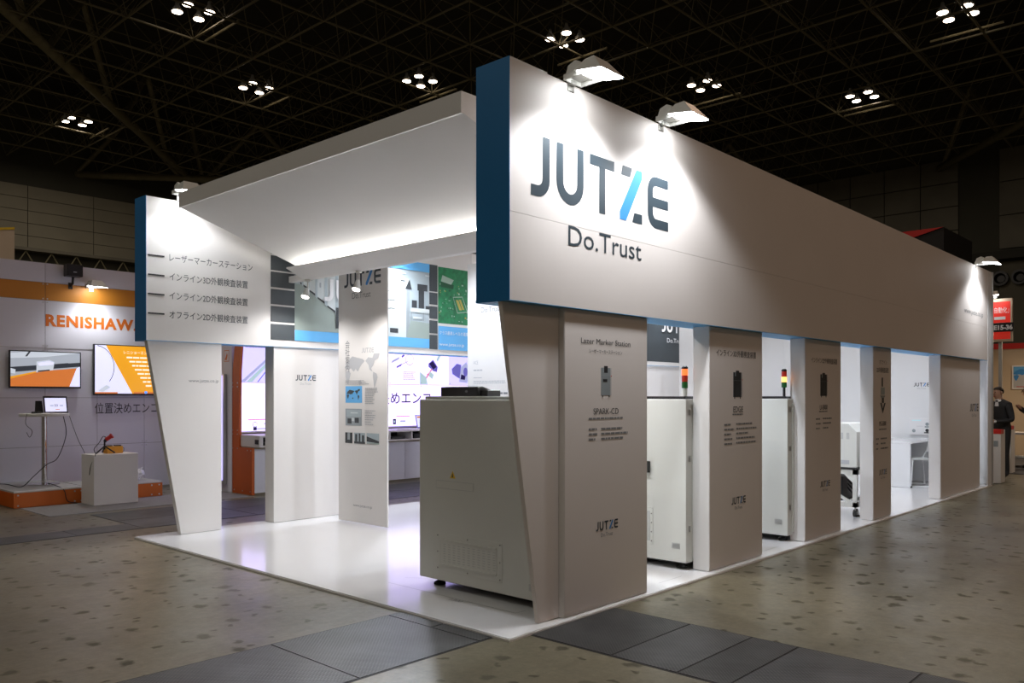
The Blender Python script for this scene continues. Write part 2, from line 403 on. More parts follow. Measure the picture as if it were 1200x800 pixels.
for y in (8.9, 7.85, 5.2, 4.15):
    mb = MB()
    n = 20; c = Vector((54.85, y, 8.85))
    ring = lambda r, x: [Vector((x, c.y + r * math.cos(2 * math.pi * k / n), c.z + r * math.sin(2 * math.pi * k / n))) for k in range(n)]
    vs = ring(.46, 54.9) + ring(.46, 54.6) + ring(.33, 54.6) + ring(.22, 54.88)
    mb.add(vs, [(i * n + k, i * n + (k + 1) % n, (i + 1) * n + (k + 1) % n, (i + 1) * n + k) for i in range(3) for k in range(n)] + [tuple(3 * n + k for k in range(n))])
    v = mb.build('air_nozzle', 'black_plastic', wb)

# roof and space frame
ceil = tag(B(-14, 62, -26, 60, 21.4, 21.8).build('ceiling', 'roof'), 'black roof over a steel space frame', kind='structure')
CS = 2.73; GX = 39.95; GY = 10.67; ZB = 16.5; ZT = 18.7
fwd = Vector((math.cos(R(HEAD)), math.sin(R(HEAD)), 0)); rgt = Vector((math.sin(R(HEAD)), -math.cos(R(HEAD)), 0))
def to_px(p):
    d = Vector(p) - CAM; dep = d.dot(fwd)
    return (600 + 964 * d.dot(rgt) / dep, 464 - 964 * d.z / dep, dep) if dep > 1 else None
nx0, nx1, ny0, ny1 = -17, 5, -9, 16
bot = lambda i, j: Vector((GX + i * CS, GY + j * CS, ZB)); top = lambda i, j: Vector((GX + (i + .5) * CS, GY + (j + .5) * CS, ZT))
bars = []
for i in range(nx0, nx1):
    for j in range(ny0, ny1):
        bars += [(bot(i, j), bot(i + 1, j), .05), (bot(i, j), bot(i, j + 1), .05), (top(i, j), top(i + 1, j), .019), (top(i, j), top(i, j + 1), .019)]
        for a, b_ in ((0, 0), (1, 0), (0, 1), (1, 1)): bars.append((bot(i + a, j + b_), top(i, j), .019))
def keyb(bar):
    q = to_px((bar[0] + bar[1]) / 2)
    return q[2] if q and -20 < q[0] < 1220 and -20 < q[1] < 330 else 1e9
bars.sort(key=keyb)
ub = MB().tube([(0, 0, 0), (0, 0, 1)], 1.0, 6).build('strut', 'truss'); um = ub.data; bpy.data.objects.remove(ub)
for a, b_, r in bars[:295]:
    o = bpy.data.objects.new('strut', um); COL.objects.link(o); d = b_ - a
    o.matrix_world = Matrix.Translation(a) @ d.to_track_quat('Z', 'Y').to_matrix().to_4x4() @ Matrix.Diagonal((r, r, d.length, 1)); mw = o.matrix_world.copy(); o.parent = ceil; o.matrix_basis = mw
mb = MB()
for a, b_, r in bars[295:]: mb.tube([a, b_], r, 4, cap=False)
tag(mb.build('space_frame', 'truss', ceil), 'mesh of thin steel struts', kind='stuff')
# heavy diagonal girders with raking struts
for P0, P1, nseg in (((-4.0, 21.0, 16.6), (26.0, 54.8, 16.6), 5), ((30.0, -9.5, 16.4), (54.8, 12.4, 16.4), 4), ((16, 56, 16.3), (54.8, 23.5, 16.3), 6)):
    P0 = Vector(P0); P1 = Vector(P1); d = (P1 - P0)
    MB().tube([P0, P1], .24, 10).build('girder', 'truss_heavy', ceil, smooth=True)
    for k in range(nseg):
        a = P0 + d * (k + .15) / nseg; m_ = P0 + d * (k + .55) / nseg + Vector((0, 0, 3.8)); c_ = P0 + d * (k + .95) / nseg
        MB().tube([a, m_], .15, 8).build('raking_strut', 'truss_heavy', ceil); MB().tube([m_, c_], .15, 8).build('raking_strut', 'truss_heavy', ceil)

# hall lamp clusters
def cluster():
    t = local('ceiling_light', 'x', 'ceiling light')
    for dx, dy in ((-.45, -.45), (.45, -.45), (.45, .45), (-.45, .45)):
        l = MB().lathe([(.06, .42), (.09, .25), (.20, .10), (.23, 0), (.21, 0), (.19, .02)], (dx, dy, 0), 14).build('reflector', 'lamp_housing', t, smooth=True)
        MB().lathe([(.205, .0), (.20, -.02)], (dx, dy, 0), 14).build('lamp_disc', 'hall_lamp_glow', l)
    MB().tube([(-.7, 0, .45), (.7, 0, .45)], .03, 6).build('crossbar', 'truss', t); MB().tube([(0, -.7, .45), (0, .7, .45)], .03, 6).build('crossbar', 'truss', t)
    MB().tube([(1.2, -1.37, -.38), (1.2, 1.37, -.38)], .05, 6).build('rail', 'truss_heavy', t)
    MB().tube([(0, 0, .45), (0, 0, .75)], .02, 6).build('hanger', 'truss', t)
    return t
c0 = cluster()
spots = [((1.131, 3.193), 'cluster of four lit hall lamps farthest left under the dark roof'),
         ((1.402, 2.419), 'cluster of four lit hall lamps in the truss above the white canopy\'s left end'),
         ((1.724, 1.984), 'cluster of four lit hall lamps just over the canopy\'s right part'),
         ((1.797, 1.452), 'cluster of four lit hall lamps above the near corner of the blue ended sign'),
         ((2.367, 1.338), 'cluster of four lit hall lamps above the second floodlight of the big sign'),
         ((2.812, .999), 'cluster of four lit hall lamps above the middle of the long sign wall'),
         ((2.367, .597), 'cluster of four lit hall lamps at the top right corner of the view'),
         ((1.014, 2.060), 'cluster of four lit hall lamps cut by the top edge, left of the canopy')]
for i, ((a, b_), lab) in enumerate(spots):
    loc = (a * 15.4 + CAM.x, b_ * 15.4 + CAM.y, 16.9)
    if i == 0: place(c0, loc); c0['label'] = lab; c0['group'] = 'hall lamp clusters'; o = c0
    else: o = dup(c0, loc, 0, lab, 'hall lamp clusters')
def arealight(name, loc, power, size, col, rot=(0, 0, 0), sy=None, shape='SQUARE', spread=None):
    l = bpy.data.lights.new(name, 'AREA'); l.energy = power; l.size = size; l.color = col
    l.shape = shape
    if sy: l.shape = 'RECTANGLE'; l.size_y = sy
    if spread: l.spread = spread
    o = bpy.data.objects.new(name, l); COL.objects.link(o); o.location = loc; o.rotation_euler = rot; return o
lamp_xy = [(a * 15.4 + CAM.x, b_ * 15.4 + CAM.y, 1, 0) for (a, b_), _ in spots] + [(-8, -14, .8, 0), (4, -16, .55, 1), (16, -14, .55, 1), (-11, 0, .75, 2), (6, -5, .5, 1), (-11, 13, 1.3, 2), (4, 12, 1, 0), (18, 2, .8, 1), (28, -12, .8, 1), (12, 44, 1, 0), (34, 34, 1, 0)]  # after the spots: lamps without fixtures, tint and power chosen per side
for x, y, k, w in lamp_xy: arealight('hall_lamp_light', (x, y, 16.35), HALL_LAMP_W * k, 1.3, (HALL_RGB, HALL_WARM, HALL_COOL)[w], shape='DISK')

# ================================================================== the white booth
ZD = .022; ZP = .0255     # deck surface; things stand a hair above its print
pl = thing('booth_platform', 'glossy white raised floor under the white exhibition booth', 'platform')
B(0, 12.0, 0, 5.42, .003, ZD).build('deck', 'white_gloss', pl, bev=.004, seg=1)
MB().box(-.006, 0, -.006, 5.42, .0, .014).box(0, 12.0, -.006, 0, .0, .014).build('edge_strip', 'white_panel', pl)
fz = F((0, 0, ZD), (0, -1, 0), (1, 0, 0))
def floor_line(p0, p1, w=.006):
    a = Vector((*p0, 0)); b_ = Vector((*p1, 0)); n = (b_ - a).normalized().cross(Vector((0, 0, 1))) * w / 2
    return MB().add([a + n + Vector((0, 0, ZD + .0008)), b_ + n + Vector((0, 0, ZD + .0008)), b_ - n + Vector((0, 0, ZD + .0008)), a - n + Vector((0, 0, ZD + .0008))], [(0, 1, 2, 3)]).build('floor_marking', 'ink_grey', pl)
floor_line((.46, 1.75), (.46, .37)); floor_line((.46, .37), (.55, .36)); floor_line((.66, 1.78), (.80, 1.60))
text('1300', fz, -.98, .40, .05, 'ink_grey', pl, name='floor_lettering')
for x0 in (1.9, 3.75):
    floor_line((x0, .14), (x0 + .35, .14))

# ---- long right hand sign wall
sg = thing('sign_wall', 'long white fascia with big dark JUTZE logo and blue front end', 'sign', (0, 0, 2.1))
YF0, YF1 = 0.0, .29
B(.004, 11.70, YF0, YF1, 2.108, 2.655).build('lower_board', 'sheet_white_warm_cast', sg)
B(.004, 11.70, YF0, YF1, 2.657, 3.595).build('upper_board', 'sheet_white_warm_cast', sg)
B(.0, .004, YF0, YF1, 2.105, 3.61).build('blue_end_panel', 'navy_blue', sg)
B(.004, 11.70, YF0, YF1, 2.105, 2.108).build('blue_soffit', 'sky_blue', sg)
B(.004, .36, YF0, YF1, 3.595, 3.610).build('cap_strip', 'white_panel', sg); B(.36, 11.7, YF0, YF1, 3.595, 3.600).build('cap_strip', 'white_panel', sg)
fr = FY(0)
logo(fr, .199, 2.79, 1.618, sg)
text('Do.Trust', fr, .577, 2.521, .142, 'logo_dark', sg, w=.867, name='tagline_lettering')
text('www.jutze.co.jp', fr, 10.27, 2.80, .085, 'ink_grey', sg, w=1.12, name='web_address')

# ---- tapered end leg and display columns of the right side
tl = thing('tapered_end_leg', 'white tapering leg panel under the blue end of the big sign', 'panel', (.4, .1, ZP))
MB().prism([(.012, .075, 2.105), (.57, .075, 2.105), (.57, .075, ZP), (.365, .075, ZP)], (0, .035, 0)).build('leg_panel', 'sheet_white_warm_cast', tl, bev=.002, seg=1)
def display(x0, x1, y0, label):
    t = thing('display_column', label, 'column', ((x0 + x1) / 2, .1, ZP), 'display columns under the long sign')
    B(x0, x1, y0, .205, ZP, 2.105).build('column_body', 'white_panel', t, bev=.003, seg=1)
    B(x0 + .004, x1 - .004, y0 - .003, y0, ZP + .02, 2.10).build('face_sheet', 'sheet_white_warm_cast', t)
    return t
f1 = FY(.027)
d1 = display(.572, 1.567, .03, 'display column headed Lazer Marker Station nearest the camera')
text('Lazer Marker Station', f1, .75, 1.877, .040, 'ink', d1, w=.59); text('レーザーマーカーステーション', f1, .845, 1.815, .028, 'ink', d1, w=.39)
text('SPARK-CD', f1, .891, 1.385, .045, 'ink', d1, w=.30)
def cabinet_pic(fr, cx, b0, hh, parent, w=.11, dark=False):
    bd = 'photo_dark' if dark else 'photo_grey'
    it = [(bd, rect(cx - w / 2, b0 + hh * .06, cx + w / 2, b0 + hh * .94)), ('ink', rect(cx - w * .18, b0 + hh * .78, cx + w * .22, b0 + hh)), ('photo_wall', rect(cx - w * .28, b0 + hh * .80, cx - w * .20, b0 + hh * .95)),
          ('ink', rect(cx - w * .3, b0 + hh * .50, cx + w * .16, b0 + hh * .58)), ('ink', rect(cx - w * .4, b0, cx - w * .3, b0 + hh * .06)), ('ink', rect(cx + w * .3, b0, cx + w * .4, b0 + hh * .06)),
          ('ink_grey', rect(cx - w / 2, b0 + hh * .64, cx + w / 2, b0 + hh * .65)), ('ink_light', rect(cx + w / 2, b0 + hh * .06, cx + w / 2 + w * .08, b0 + hh * .94)), ('red', rect(cx + w * .55, b0 + hh * .66, cx + w * .62, b0 + hh * .70))]
    prints('product_picture', fr, it, parent, off=.001)
cabinet_pic(f1, 1.035, 1.505, .222, d1)
prints('fine_print', f1, greek('ink_grey', .836, 1.350, .41, .013, 1, .03, .02, 3) + greek('ink_grey', .836, 1.275, .10, .014, 3, .035, .3, 4) + greek('ink_grey', .98, 1.275, .33, .014, 3, .035, .35, 5), d1)
logo(f1, .921, .565, .262, d1, tag_mat='ink_grey', tagh=.028)
f2 = FY(.047)
d2 = display(2.545, 3.533, .05, 'display column headed with the 3D inspection title, second from the near corner')
text('インライン3D外観検査装置', f2, 2.66, 1.865, .055, 'ink', d2, w=.74); cabinet_pic(f2, 3.04, 1.49, .25, d2, .15, True)
text('EDGE', f2, 2.965, 1.37, .055, 'ink', d2, w=.18)
prints('fine_print', f2, greek('ink_grey', 2.95, 1.345, .2, .012, 1, .03, .02, 3) + greek('ink_grey', 2.80, 1.255, .18, .015, 5, .042, .4, 6) + greek('ink_grey', 3.02, 1.258, .40, .015, 5, .042, .75, 7), d2)
logo(f2, 2.935, .553, .262, d2, tag_mat='ink_grey', tagh=.028)
d3 = display(4.497, 5.452, .05, 'display column headed with a 2D inspection title, third from the near corner')
text('インライン2D外観検査装置', f2, 4.65, 1.865, .055, 'ink', d3, w=.69); cabinet_pic(f2, 4.97, 1.50, .26, d3, .17, True)
text('LI-5000', f2, 4.87, 1.37, .055, 'ink', d3, w=.2)
prints('fine_print', f2, greek('ink_grey', 4.85, 1.345, .22, .012, 1, .03, .02, 8) + greek('ink_grey', 4.77, 1.265, .13, .015, 3, .05, .4, 9) + greek('ink_grey', 4.95, 1.268, .36, .015, 3, .05, .6, 10), d3)
logo(f2, 4.885, .548, .258, d3, tag_mat='ink_grey', tagh=.028)
d4 = display(6.467, 7.10, .05, 'narrow display column in front of the wheeled white machine')
text('オフライン', f2, 6.67, 1.905, .055, 'ink', d4, w=.26); text('2D外観検査装置', f2, 6.58, 1.805, .062, 'ink', d4, w=.42)
prints('product_picture', f2, [('photo_dark', rect(6.755, 1.63, 6.80, 1.74)), ('photo_wall', rect(6.73, 1.53, 6.86, 1.62)), ('photo_grey', [(6.70, 1.52), (6.88, 1.52), (6.82, 1.48), (6.76, 1.48)]), ('photo_dark', rect(6.76, 1.43, 6.83, 1.49)), ('photo_dark', [(6.70, 1.43), (6.75, 1.43), (6.79, 1.36), (6.84, 1.43), (6.89, 1.43), (6.79, 1.30)])], d4)
text('MS-5000', f2, 6.67, 1.15, .06, 'ink', d4, w=.24)
prints('fine_print', f2, greek('ink_grey', 6.66, 1.10, .26, .014, 1, .03, .02, 8) + greek('ink_grey', 6.56, .985, .11, .018, 3, .06, .4, 9) + greek('ink_grey', 6.72, .985, .33, .018, 3, .06, .6, 10), d4)
logo(f2, 6.665, .55, .27, d4, tag_mat='ink_grey', tagh=.028)
d5 = display(9.21, 11.405, .05, 'widest plain display column at the far end of the long sign')
logo(f2, 10.80, 1.27, .50, d5, tag_mat='ink_grey', tagh=.05)

# ---- end wall of the booth
bw = thing('end_wall', 'white far end wall of the booth with a small JUTZE logo', 'wall panel', (11.95, 2.7, ZP))
for k in range(6):
    y0 = .02 + k * .9; B(11.90, 11.98, y0, y0 + .897, ZP, 3.60).build('wall_board', 'white_wall', bw)
MB().box(11.72, 12.0, .0, .02, ZP, 3.60).build('end_post', 'white_wall', bw, bev=.002, seg=1)
B(11.985, 12.0, -.02, -.001, ZP, 3.6).build('post_trim', 'steel', bw)
fe = FX(11.90)
logo(fe, -1.21, 1.685, .262, bw, tag_mat='ink_light', tagh=.03)
nb = thing('notice_board', 'small white notice board with green heading above the desk', 'poster', (11.89, 1.0, .8))
B(11.87, 11.90, .55, 1.28, .83, 1.12).build('board', 'paper', nb); fn = FX(11.87)
prints('board_print', fn, [('lb_green', rect(-1.23, 1.075, -1.08, 1.095)), ('photo_grey', ell(-.98, 1.02, .03, .03)), ('photo_grey', rect(-1.02, .96, -.94, .985)), ('photo_grey', ell(-1.2, .90, .03, .03)), ('photo_dark', rect(-1.03, .86, -.93, .88)), ('photo_dark', ell(-.98, .91, .03, .03)), ('ink_light', rect(-1.15, .98, -1.05, .985))], nb)['kind'] = 'stuff'

# ---- left hand sign wall
ls = thing('sign_wall', 'white left fascia with Japanese product names and photo posters inside', 'sign', (0, 5.2, 2.1))
YL = 5.15
B(.004, 11.9, YL, 5.42, 2.098, 3.60).build('fascia_board', 'white_panel', ls)
B(0, .004, YL, 5.42, 2.095, 3.605).build('blue_end_panel', 'navy_blue', ls)
B(.004, 11.9, YL, 5.42, 2.095, 2.098).build('blue_soffit', 'sky_blue', ls)
fl = FY(YL)
for z, s, wd in ((2.986, 'レーザーマーカーステーション', .97), (2.783, 'インライン3D外観検査装置', .91), (2.582, 'インライン2D外観検査装置', .91), (2.38, 'オフライン2D外観検査装置', .91)):
    B(.021, .193, YL - .006, YL, z - .008, z + .008).build('pointer_line', 'ink', ls)
    text(s, fl, .248, z - .034, .078, 'ink_grey' if 0 else 'logo_dark', ls, w=wd)
for z0, z1 in ((2.99, 3.161), (2.791, 2.971), (2.591, 2.768), (2.387, 2.569), (2.178, 2.361), (3.18, 3.34)):
    B(1.454, 1.769, YL - .008, YL, z0, z1).build('slat_panel', 'charcoal_print', ls)
for z0, z1 in ((2.973, 3.345), (2.790, 2.956), (2.595, 2.765), (2.39, 2.568), (2.168, 2.366)):
    B(3.922, 4.068, YL - .008, YL, z0, z1).build('slat_panel', 'charcoal_print', ls)
# corridor photograph with blue bands
def A(x0, z0, x1, z1): return rect(x0, z0, x1, z1)
it = [('photo_wall', A(1.772, 2.305, 3.917, 3.225)), ('photo_floor', [(1.772, 2.305), (3.2, 2.305), (2.55, 2.75), (1.95, 2.86), (1.772, 2.86)])]
# machines of the row, far ones first
for k in range(7):
    q = (k / 6.0) ** 1.6; x = 1.83 + q * .70; wd = .10 + q * .16; b0 = 2.88 - q * .46; t0 = 3.06 + q * .12
    it += [('photo_white', [(x, b0), (x + wd, b0 - wd * .55), (x + wd, t0 + .02), (x, t0)]), ('photo_dark', [(x, b0), (x + wd, b0 - wd * .55), (x + wd, b0 - wd * .55 + .028), (x, b0 + .02)]), ('photo_wall', [(x, b0), (x + wd * .22, b0 - wd * .12), (x + wd * .22, t0 + .005), (x, t0)]), ('photo_grey', A(x + wd * .62, t0 - .10, x + wd * .9, t0 - .03)),
           ('photo_grey', A(x + wd * .40, b0 + .12, x + wd * .55, b0 + .18)), ('photo_grey', [(x + wd, b0 - wd * .55), (x + wd + .012, b0 - wd * .55), (x + wd + .012, t0 + .02), (x + wd, t0 + .02)])]
it += [('photo_dark', A(1.80, 2.93, 1.93, 3.0)), ('photo_dark', A(2.36, 2.36, 2.44, 2.62)), ('photo_white', A(2.62, 2.32, 3.2, 3.22)), ('photo_grey', A(2.5, 2.305, 2.62, 2.4)),
       ('photo_white', A(3.2, 2.305, 3.50, 2.95)), ('photo_grey', [(3.5, 2.305), (3.56, 2.40), (3.56, 2.96), (3.5, 2.95)]), ('photo_white', [(3.3, 2.95), (3.5, 2.95), (3.56, 3.1), (3.36, 3.1)]), ('photo_dark', [(3.48, 2.96), (3.60, 2.96), (3.56, 3.1)]),
       ('photo_dark', A(3.72, 2.72, 3.82, 3.0)), ('photo_dark', A(3.70, 2.96, 3.88, 3.05)), ('photo_dark', A(3.60, 2.72, 3.69, 2.82)), ('photo_white', A(3.58, 2.66, 3.917, 2.715)), ('photo_grey', A(3.58, 2.55, 3.60, 2.66)), ('photo_grey', A(3.80, 2.55, 3.82, 2.66)), ('photo_white', A(3.62, 2.57, 3.78, 2.60)),
       ('photo_dark', A(3.85, 2.715, 3.917, 2.76)), ('photo_floor', [(3.5, 2.305), (3.917, 2.305), (3.917, 2.52), (3.58, 2.54)]), ('photo_white', A(3.42, 3.16, 3.5, 3.175)), ('photo_white', A(3.84, 3.17, 3.917, 3.185)), ('photo_dark', A(3.22, 2.36, 3.36, 2.42)), ('photo_dark', A(3.40, 3.06, 3.48, 3.075)),
       ('sky_blue', A(1.772, 2.178, 3.917, 2.305)), ('sky_blue', A(1.772, 3.225, 3.917, 3.345))]
prints('photo_poster', fl, it, ls)
logo(F((0, YL - .012, 0), (1, 0, 0)), 2.19, 2.69, 1.12, ls, 'paper', 'paper')
# circuit board photograph
it = [('green_pcb', A(4.085, 2.54, 4.80, 3.333))]
rnd = random.Random(5)
for _ in range(70):
    x = 4.1 + rnd.random() * .6; z = 2.56 + rnd.random() * .55; s1, s2 = .006 + rnd.random() * .03, .006 + rnd.random() * .02
    it.append((rnd.choice(['pcb_light', 'pcb_light', 'pcb_dark', 'gold']), A(x, z, x + s1, z + s2)))
it += [('pcb_light', [(4.13, 3.13), (4.33, 3.10), (4.38, 3.17), (4.16, 3.22)]), ('pcb_dark', [(4.13, 3.05), (4.37, 3.04), (4.38, 3.10), (4.33, 3.10), (4.13, 3.13)]),
       ('pcb_light', [(4.36, 2.93), (4.55, 2.95), (4.66, 2.73), (4.45, 2.70)]), ('green_pcb', [(4.372, 2.92), (4.545, 2.938), (4.642, 2.738), (4.458, 2.712)]), ('gold', [(4.42, 2.89), (4.47, 2.89), (4.54, 2.75), (4.49, 2.75)]), ('gold', [(4.48, 2.90), (4.52, 2.90), (4.59, 2.76), (4.55, 2.76)]),
       ('sky_blue', A(4.085, 2.166, 4.80, 2.5))]
prints('photo_poster', fl, it, ls)
fl2 = F((0, YL - .014, 0), (1, 0, 0))
text('クラス最高レベルの速度', fl2, 4.10, 2.385, .05, 'paper', ls, w=.56); text('www.jutze.co.jp', fl2, 4.10, 2.225, .045, 'paper', ls, w=.48, name='web_address')
prints('dark_poster', fl, [('charcoal_print', A(5.4, 2.17, 7.0, 3.35)), ('photo_wall', A(7.1, 2.17, 8.5, 3.35)), ('charcoal_print', A(8.6, 2.17, 11.2, 3.35))], ls)
logo(fl2, 9.86, 2.75, 1.12, ls, 'paper', 'paper', tag_mat='paper', tagh=.09, tag_c=.16, tag_w=.6)

def left_panel(name, label, pts, y1=5.30):
    t = thing(name, label, 'panel', (sum(p[0] for p in pts) / len(pts), 5.2, ZP))
    MB().prism([(x, YL + .02, z) for x, z in pts], (0, y1 - YL - .02, 0)).build('panel_body', 'white_panel', t, bev=.002, seg=1); return t
fb = FY(YL + .02)
t = left_panel('tapered_end_leg', 'white tapering leg panel with web address under the left fascia', [(.02, 2.095), (.85, 2.095), (.85, ZP), (.385, ZP)], 5.24)
text('www.jutze.co.jp', fb, .47, 1.665, .036, 'ink_grey', t, w=.345, name='web_address')
t = left_panel('wall_column', 'plain white column with small JUTZE logo on the left side', [(1.505, 2.095), (2.44, 2.095), (2.44, ZP), (1.505, ZP)], 5.36)
logo(fb, 1.80, 1.70, .285, t, tag_mat='ink_light', tagh=.03)
for x0, x1, lab in ((5.6, 6.5, 'white left column behind the second banner'), (8.2, 9.1, 'white left column farther back in the booth'), (9.3, 11.85, 'white left wall panel below the dark poster')):
    left_panel('wall_column', lab, [(x0, 2.095), (x1, 2.095), (x1, ZP), (x0, ZP)], 5.36)

# ---- sloping canopy with cove light
cn = thing('entrance_canopy', 'white sloping canopy bridging the two sign walls with cove light', 'canopy', (1, 2.7, 2.86))
CY0, CY1 = .62, 4.80
B(.185, .205, CY0, CY1, 3.45, 3.60).build('front_board', 'white_panel', cn)
MB().prism([(.205, CY0, 3.452), (1.78, CY0, 2.945), (1.78, CY0, 2.965), (.205, CY0, 3.472)], (0, CY1 - CY0, 0)).build('upper_soffit', 'white_panel', cn)
MB().prism([(1.44, CY0, 2.968), (1.672, CY0, 2.863), (1.69, CY0, 2.863), (1.69, CY0, 2.885), (1.445, CY0, 2.982)], (0, CY1 - CY0, 0)).build('lower_soffit', 'white_panel', cn)
B(1.69, 1.75, CY0, YL, 2.863, 2.935).build('cross_beam', 'white_panel', cn)
B(1.80, 1.95, CY0, CY1, 2.935, 3.58).build('back_board', 'white_panel', cn)
B(.205, 1.95, CY0 + .02, CY1 - .02, 3.58, 3.60).build('top_board', 'white_panel', cn)
for y in (CY0, CY1 - .02):
    MB().prism([(.205, y, 3.472), (1.80, y, 2.967), (1.80, y, 3.60), (.205, y, 3.60)], (0, .02, 0)).build('end_board', 'white_panel', cn)
B(1.60, 1.63, CY0 + .05, CY1 - .05, 2.920, 2.930).build('led_strip', 'led_glow', cn)
ll = arealight('cove_light', (1.585, (CY0 + CY1) / 2, 2.945), COVE_W, CY1 - CY0 - .1, (1, .985, .95), sy=.03)
ll.rotation_euler = Vector((.55, 0, -.83)).to_track_quat('Z', 'Y').to_euler()
ll.rotation_euler = Matrix((Vector((0, 1, 0)), Vector((.55, 0, -.83)).cross(Vector((0, 1, 0))), Vector((.55, 0, -.83)).normalized())).transposed().to_euler(); ll.parent = cn; ll.location = Vector(ll.location) - ORG[cn.name]

# ---- hanging banners
def banner(x, y0, y1, label, z0=ZP + .012):
    t = thing('hanging_banner', label, 'banner', (x, (y0 + y1) / 2, z0), 'white banners between the sign walls')
    B(x, x + .018, y0, y1, z0, 3.34).build('banner_sheet', 'white_panel', t)
    for y in (y0 + .06, y1 - .06): MB().tube([(x + .009, y, 3.33), (x + .009, y, 3.62)], .004, 6).build('suspension_wire', 'steel', t)
    return t
b1 = banner(2.13, 3.84, 4.76, 'white banner with world map and company photos, nearest the entrance')
g = FX(2.13)
logo(g, -4.645, 2.795, .69, b1)
text('Do.Trust', g, -4.49, 2.655, .075, 'ink_grey', b1, w=.35, name='tagline_lettering')
text('会社案内', g, -4.625, 2.085, .085, 'ink_grey', b1, vertical=True, w=.085)
logo(g, -4.307, 2.015, .225, b1, 'ink_light', 'map_grey')
LAND = [[(-.02, .62), (.05, .80), (.2, .95), (.36, .9), (.5, .86), (.56, .80), (.47, .70), (.42, .62), (.36, .5), (.30, .58), (.24, .50), (.16, .60), (.08, .55)], [(0, .5), (.1, .55), (.15, .45), (.12, .3), (.07, .12), (.03, .2), (0, .36)], [(.37, .2), (.44, .26), (.48, .16), (.42, .10)],
        [(.58, .8), (.66, .9), (.78, .88), (.82, 1.0), (.98, 1.0), (.94, .86), (.84, .80), (.80, .66), (.74, .58), (.78, .48), (.70, .54), (.67, .68)], [(.80, .48), (.90, .42), (.92, .32), (.86, .10), (.83, .0), (.81, .2), (.79, .36)]]
def wmap(mt, a, b, w, h): return [(mt, [(a + x * w, b + y * h) for x, y in p]) for p in LAND]
prints('world_map', g, wmap('map_grey', -4.62, 1.60, .66, .40), b1, step=.0002)
prints('fine_print', g, greek('ink_light', -4.62, 1.69, .5, .008, 3, .02, .3, 2) + greek('ink_light', -4.245, 1.60, .26, .010, 9, .022, .5, 3) + greek('ink_light', -4.245, 1.34, .22, .010, 7, .026, .5, 4), b1, off=.004, step=.0)
prints('photo_tiles', g, [('sky_blue', A(-4.62, 1.435, -4.30, 1.63))] + wmap('photo_dark', -4.59, 1.465, .26, .13) +
       [('photo_grey', A(-4.62, 1.168, -4.304, 1.365)), ('photo_wall', A(-4.60, 1.27, -4.32, 1.35)), ('photo_white', A(-4.52, 1.31, -4.38, 1.325)), ('photo_dark', A(-4.58, 1.19, -4.50, 1.25)), ('photo_dark', A(-4.44, 1.20, -4.36, 1.26)), ('photo_white', A(-4.50, 1.22, -4.45, 1.26)),
        ('photo_dark', A(-4.625, .96, -4.486, 1.085)), ('photo_grey', A(-4.58, 1.0, -4.53, 1.085)), ('photo_wall', A(-4.45, .96, -4.241, 1.086)), ('photo_dark', A(-4.43, .97, -4.39, 1.07)), ('photo_dark', A(-4.36, .97, -4.33, 1.08)), ('photo_dark', A(-4.30, .97, -4.26, 1.06)), ('photo_dark', A(-4.45, .96, -4.241, .985)),
        ('photo_wall', A(-4.212, .963, -3.983, 1.087)), ('photo_dark', [(-4.212, 1.05), (-3.983, 1.0), (-3.983, .975), (-4.212, .99)]), ('photo_floor', A(-4.212, .963, -3.983, .978))], b1)
text('www.jutze.co.jp', g, -4.47, .225, .032, 'ink_grey', b1, w=.355, name='web_address')
b2 = banner(4.285, 3.84, 4.76, 'plain white banner seen between canopy and machine monitor')
g = FX(4.285)
logo(g, -4.60, 2.795, .69, b2); text('Do.Trust', g, -4.495, 2.655, .075, 'ink_grey', b2, w=.37, name='tagline_lettering')
text('ACE', g, -4.642, 1.95, .05, 'ink_light', b2, w=.09)
prints('fine_print', g, greek('ink_light', -4.64, 1.86, .17, .018, 1, .03, .05, 3) + greek('ink_light', -4.64, 1.76, .16, .01, 1, .03, .05, 4) + greek('map_grey', -4.64, 1.71, .62, .012, 2, .025, .05, 5) + [('lb_green', A(-4.29, 1.59, -4.26, 1.60))] + greek('ink_grey', -4.29, 1.54, .3, .025, 1, .03, .05, 5), b2)
b3 = banner(9.865, 3.84, 4.76, 'white banner in front of the dark poster, farthest back')

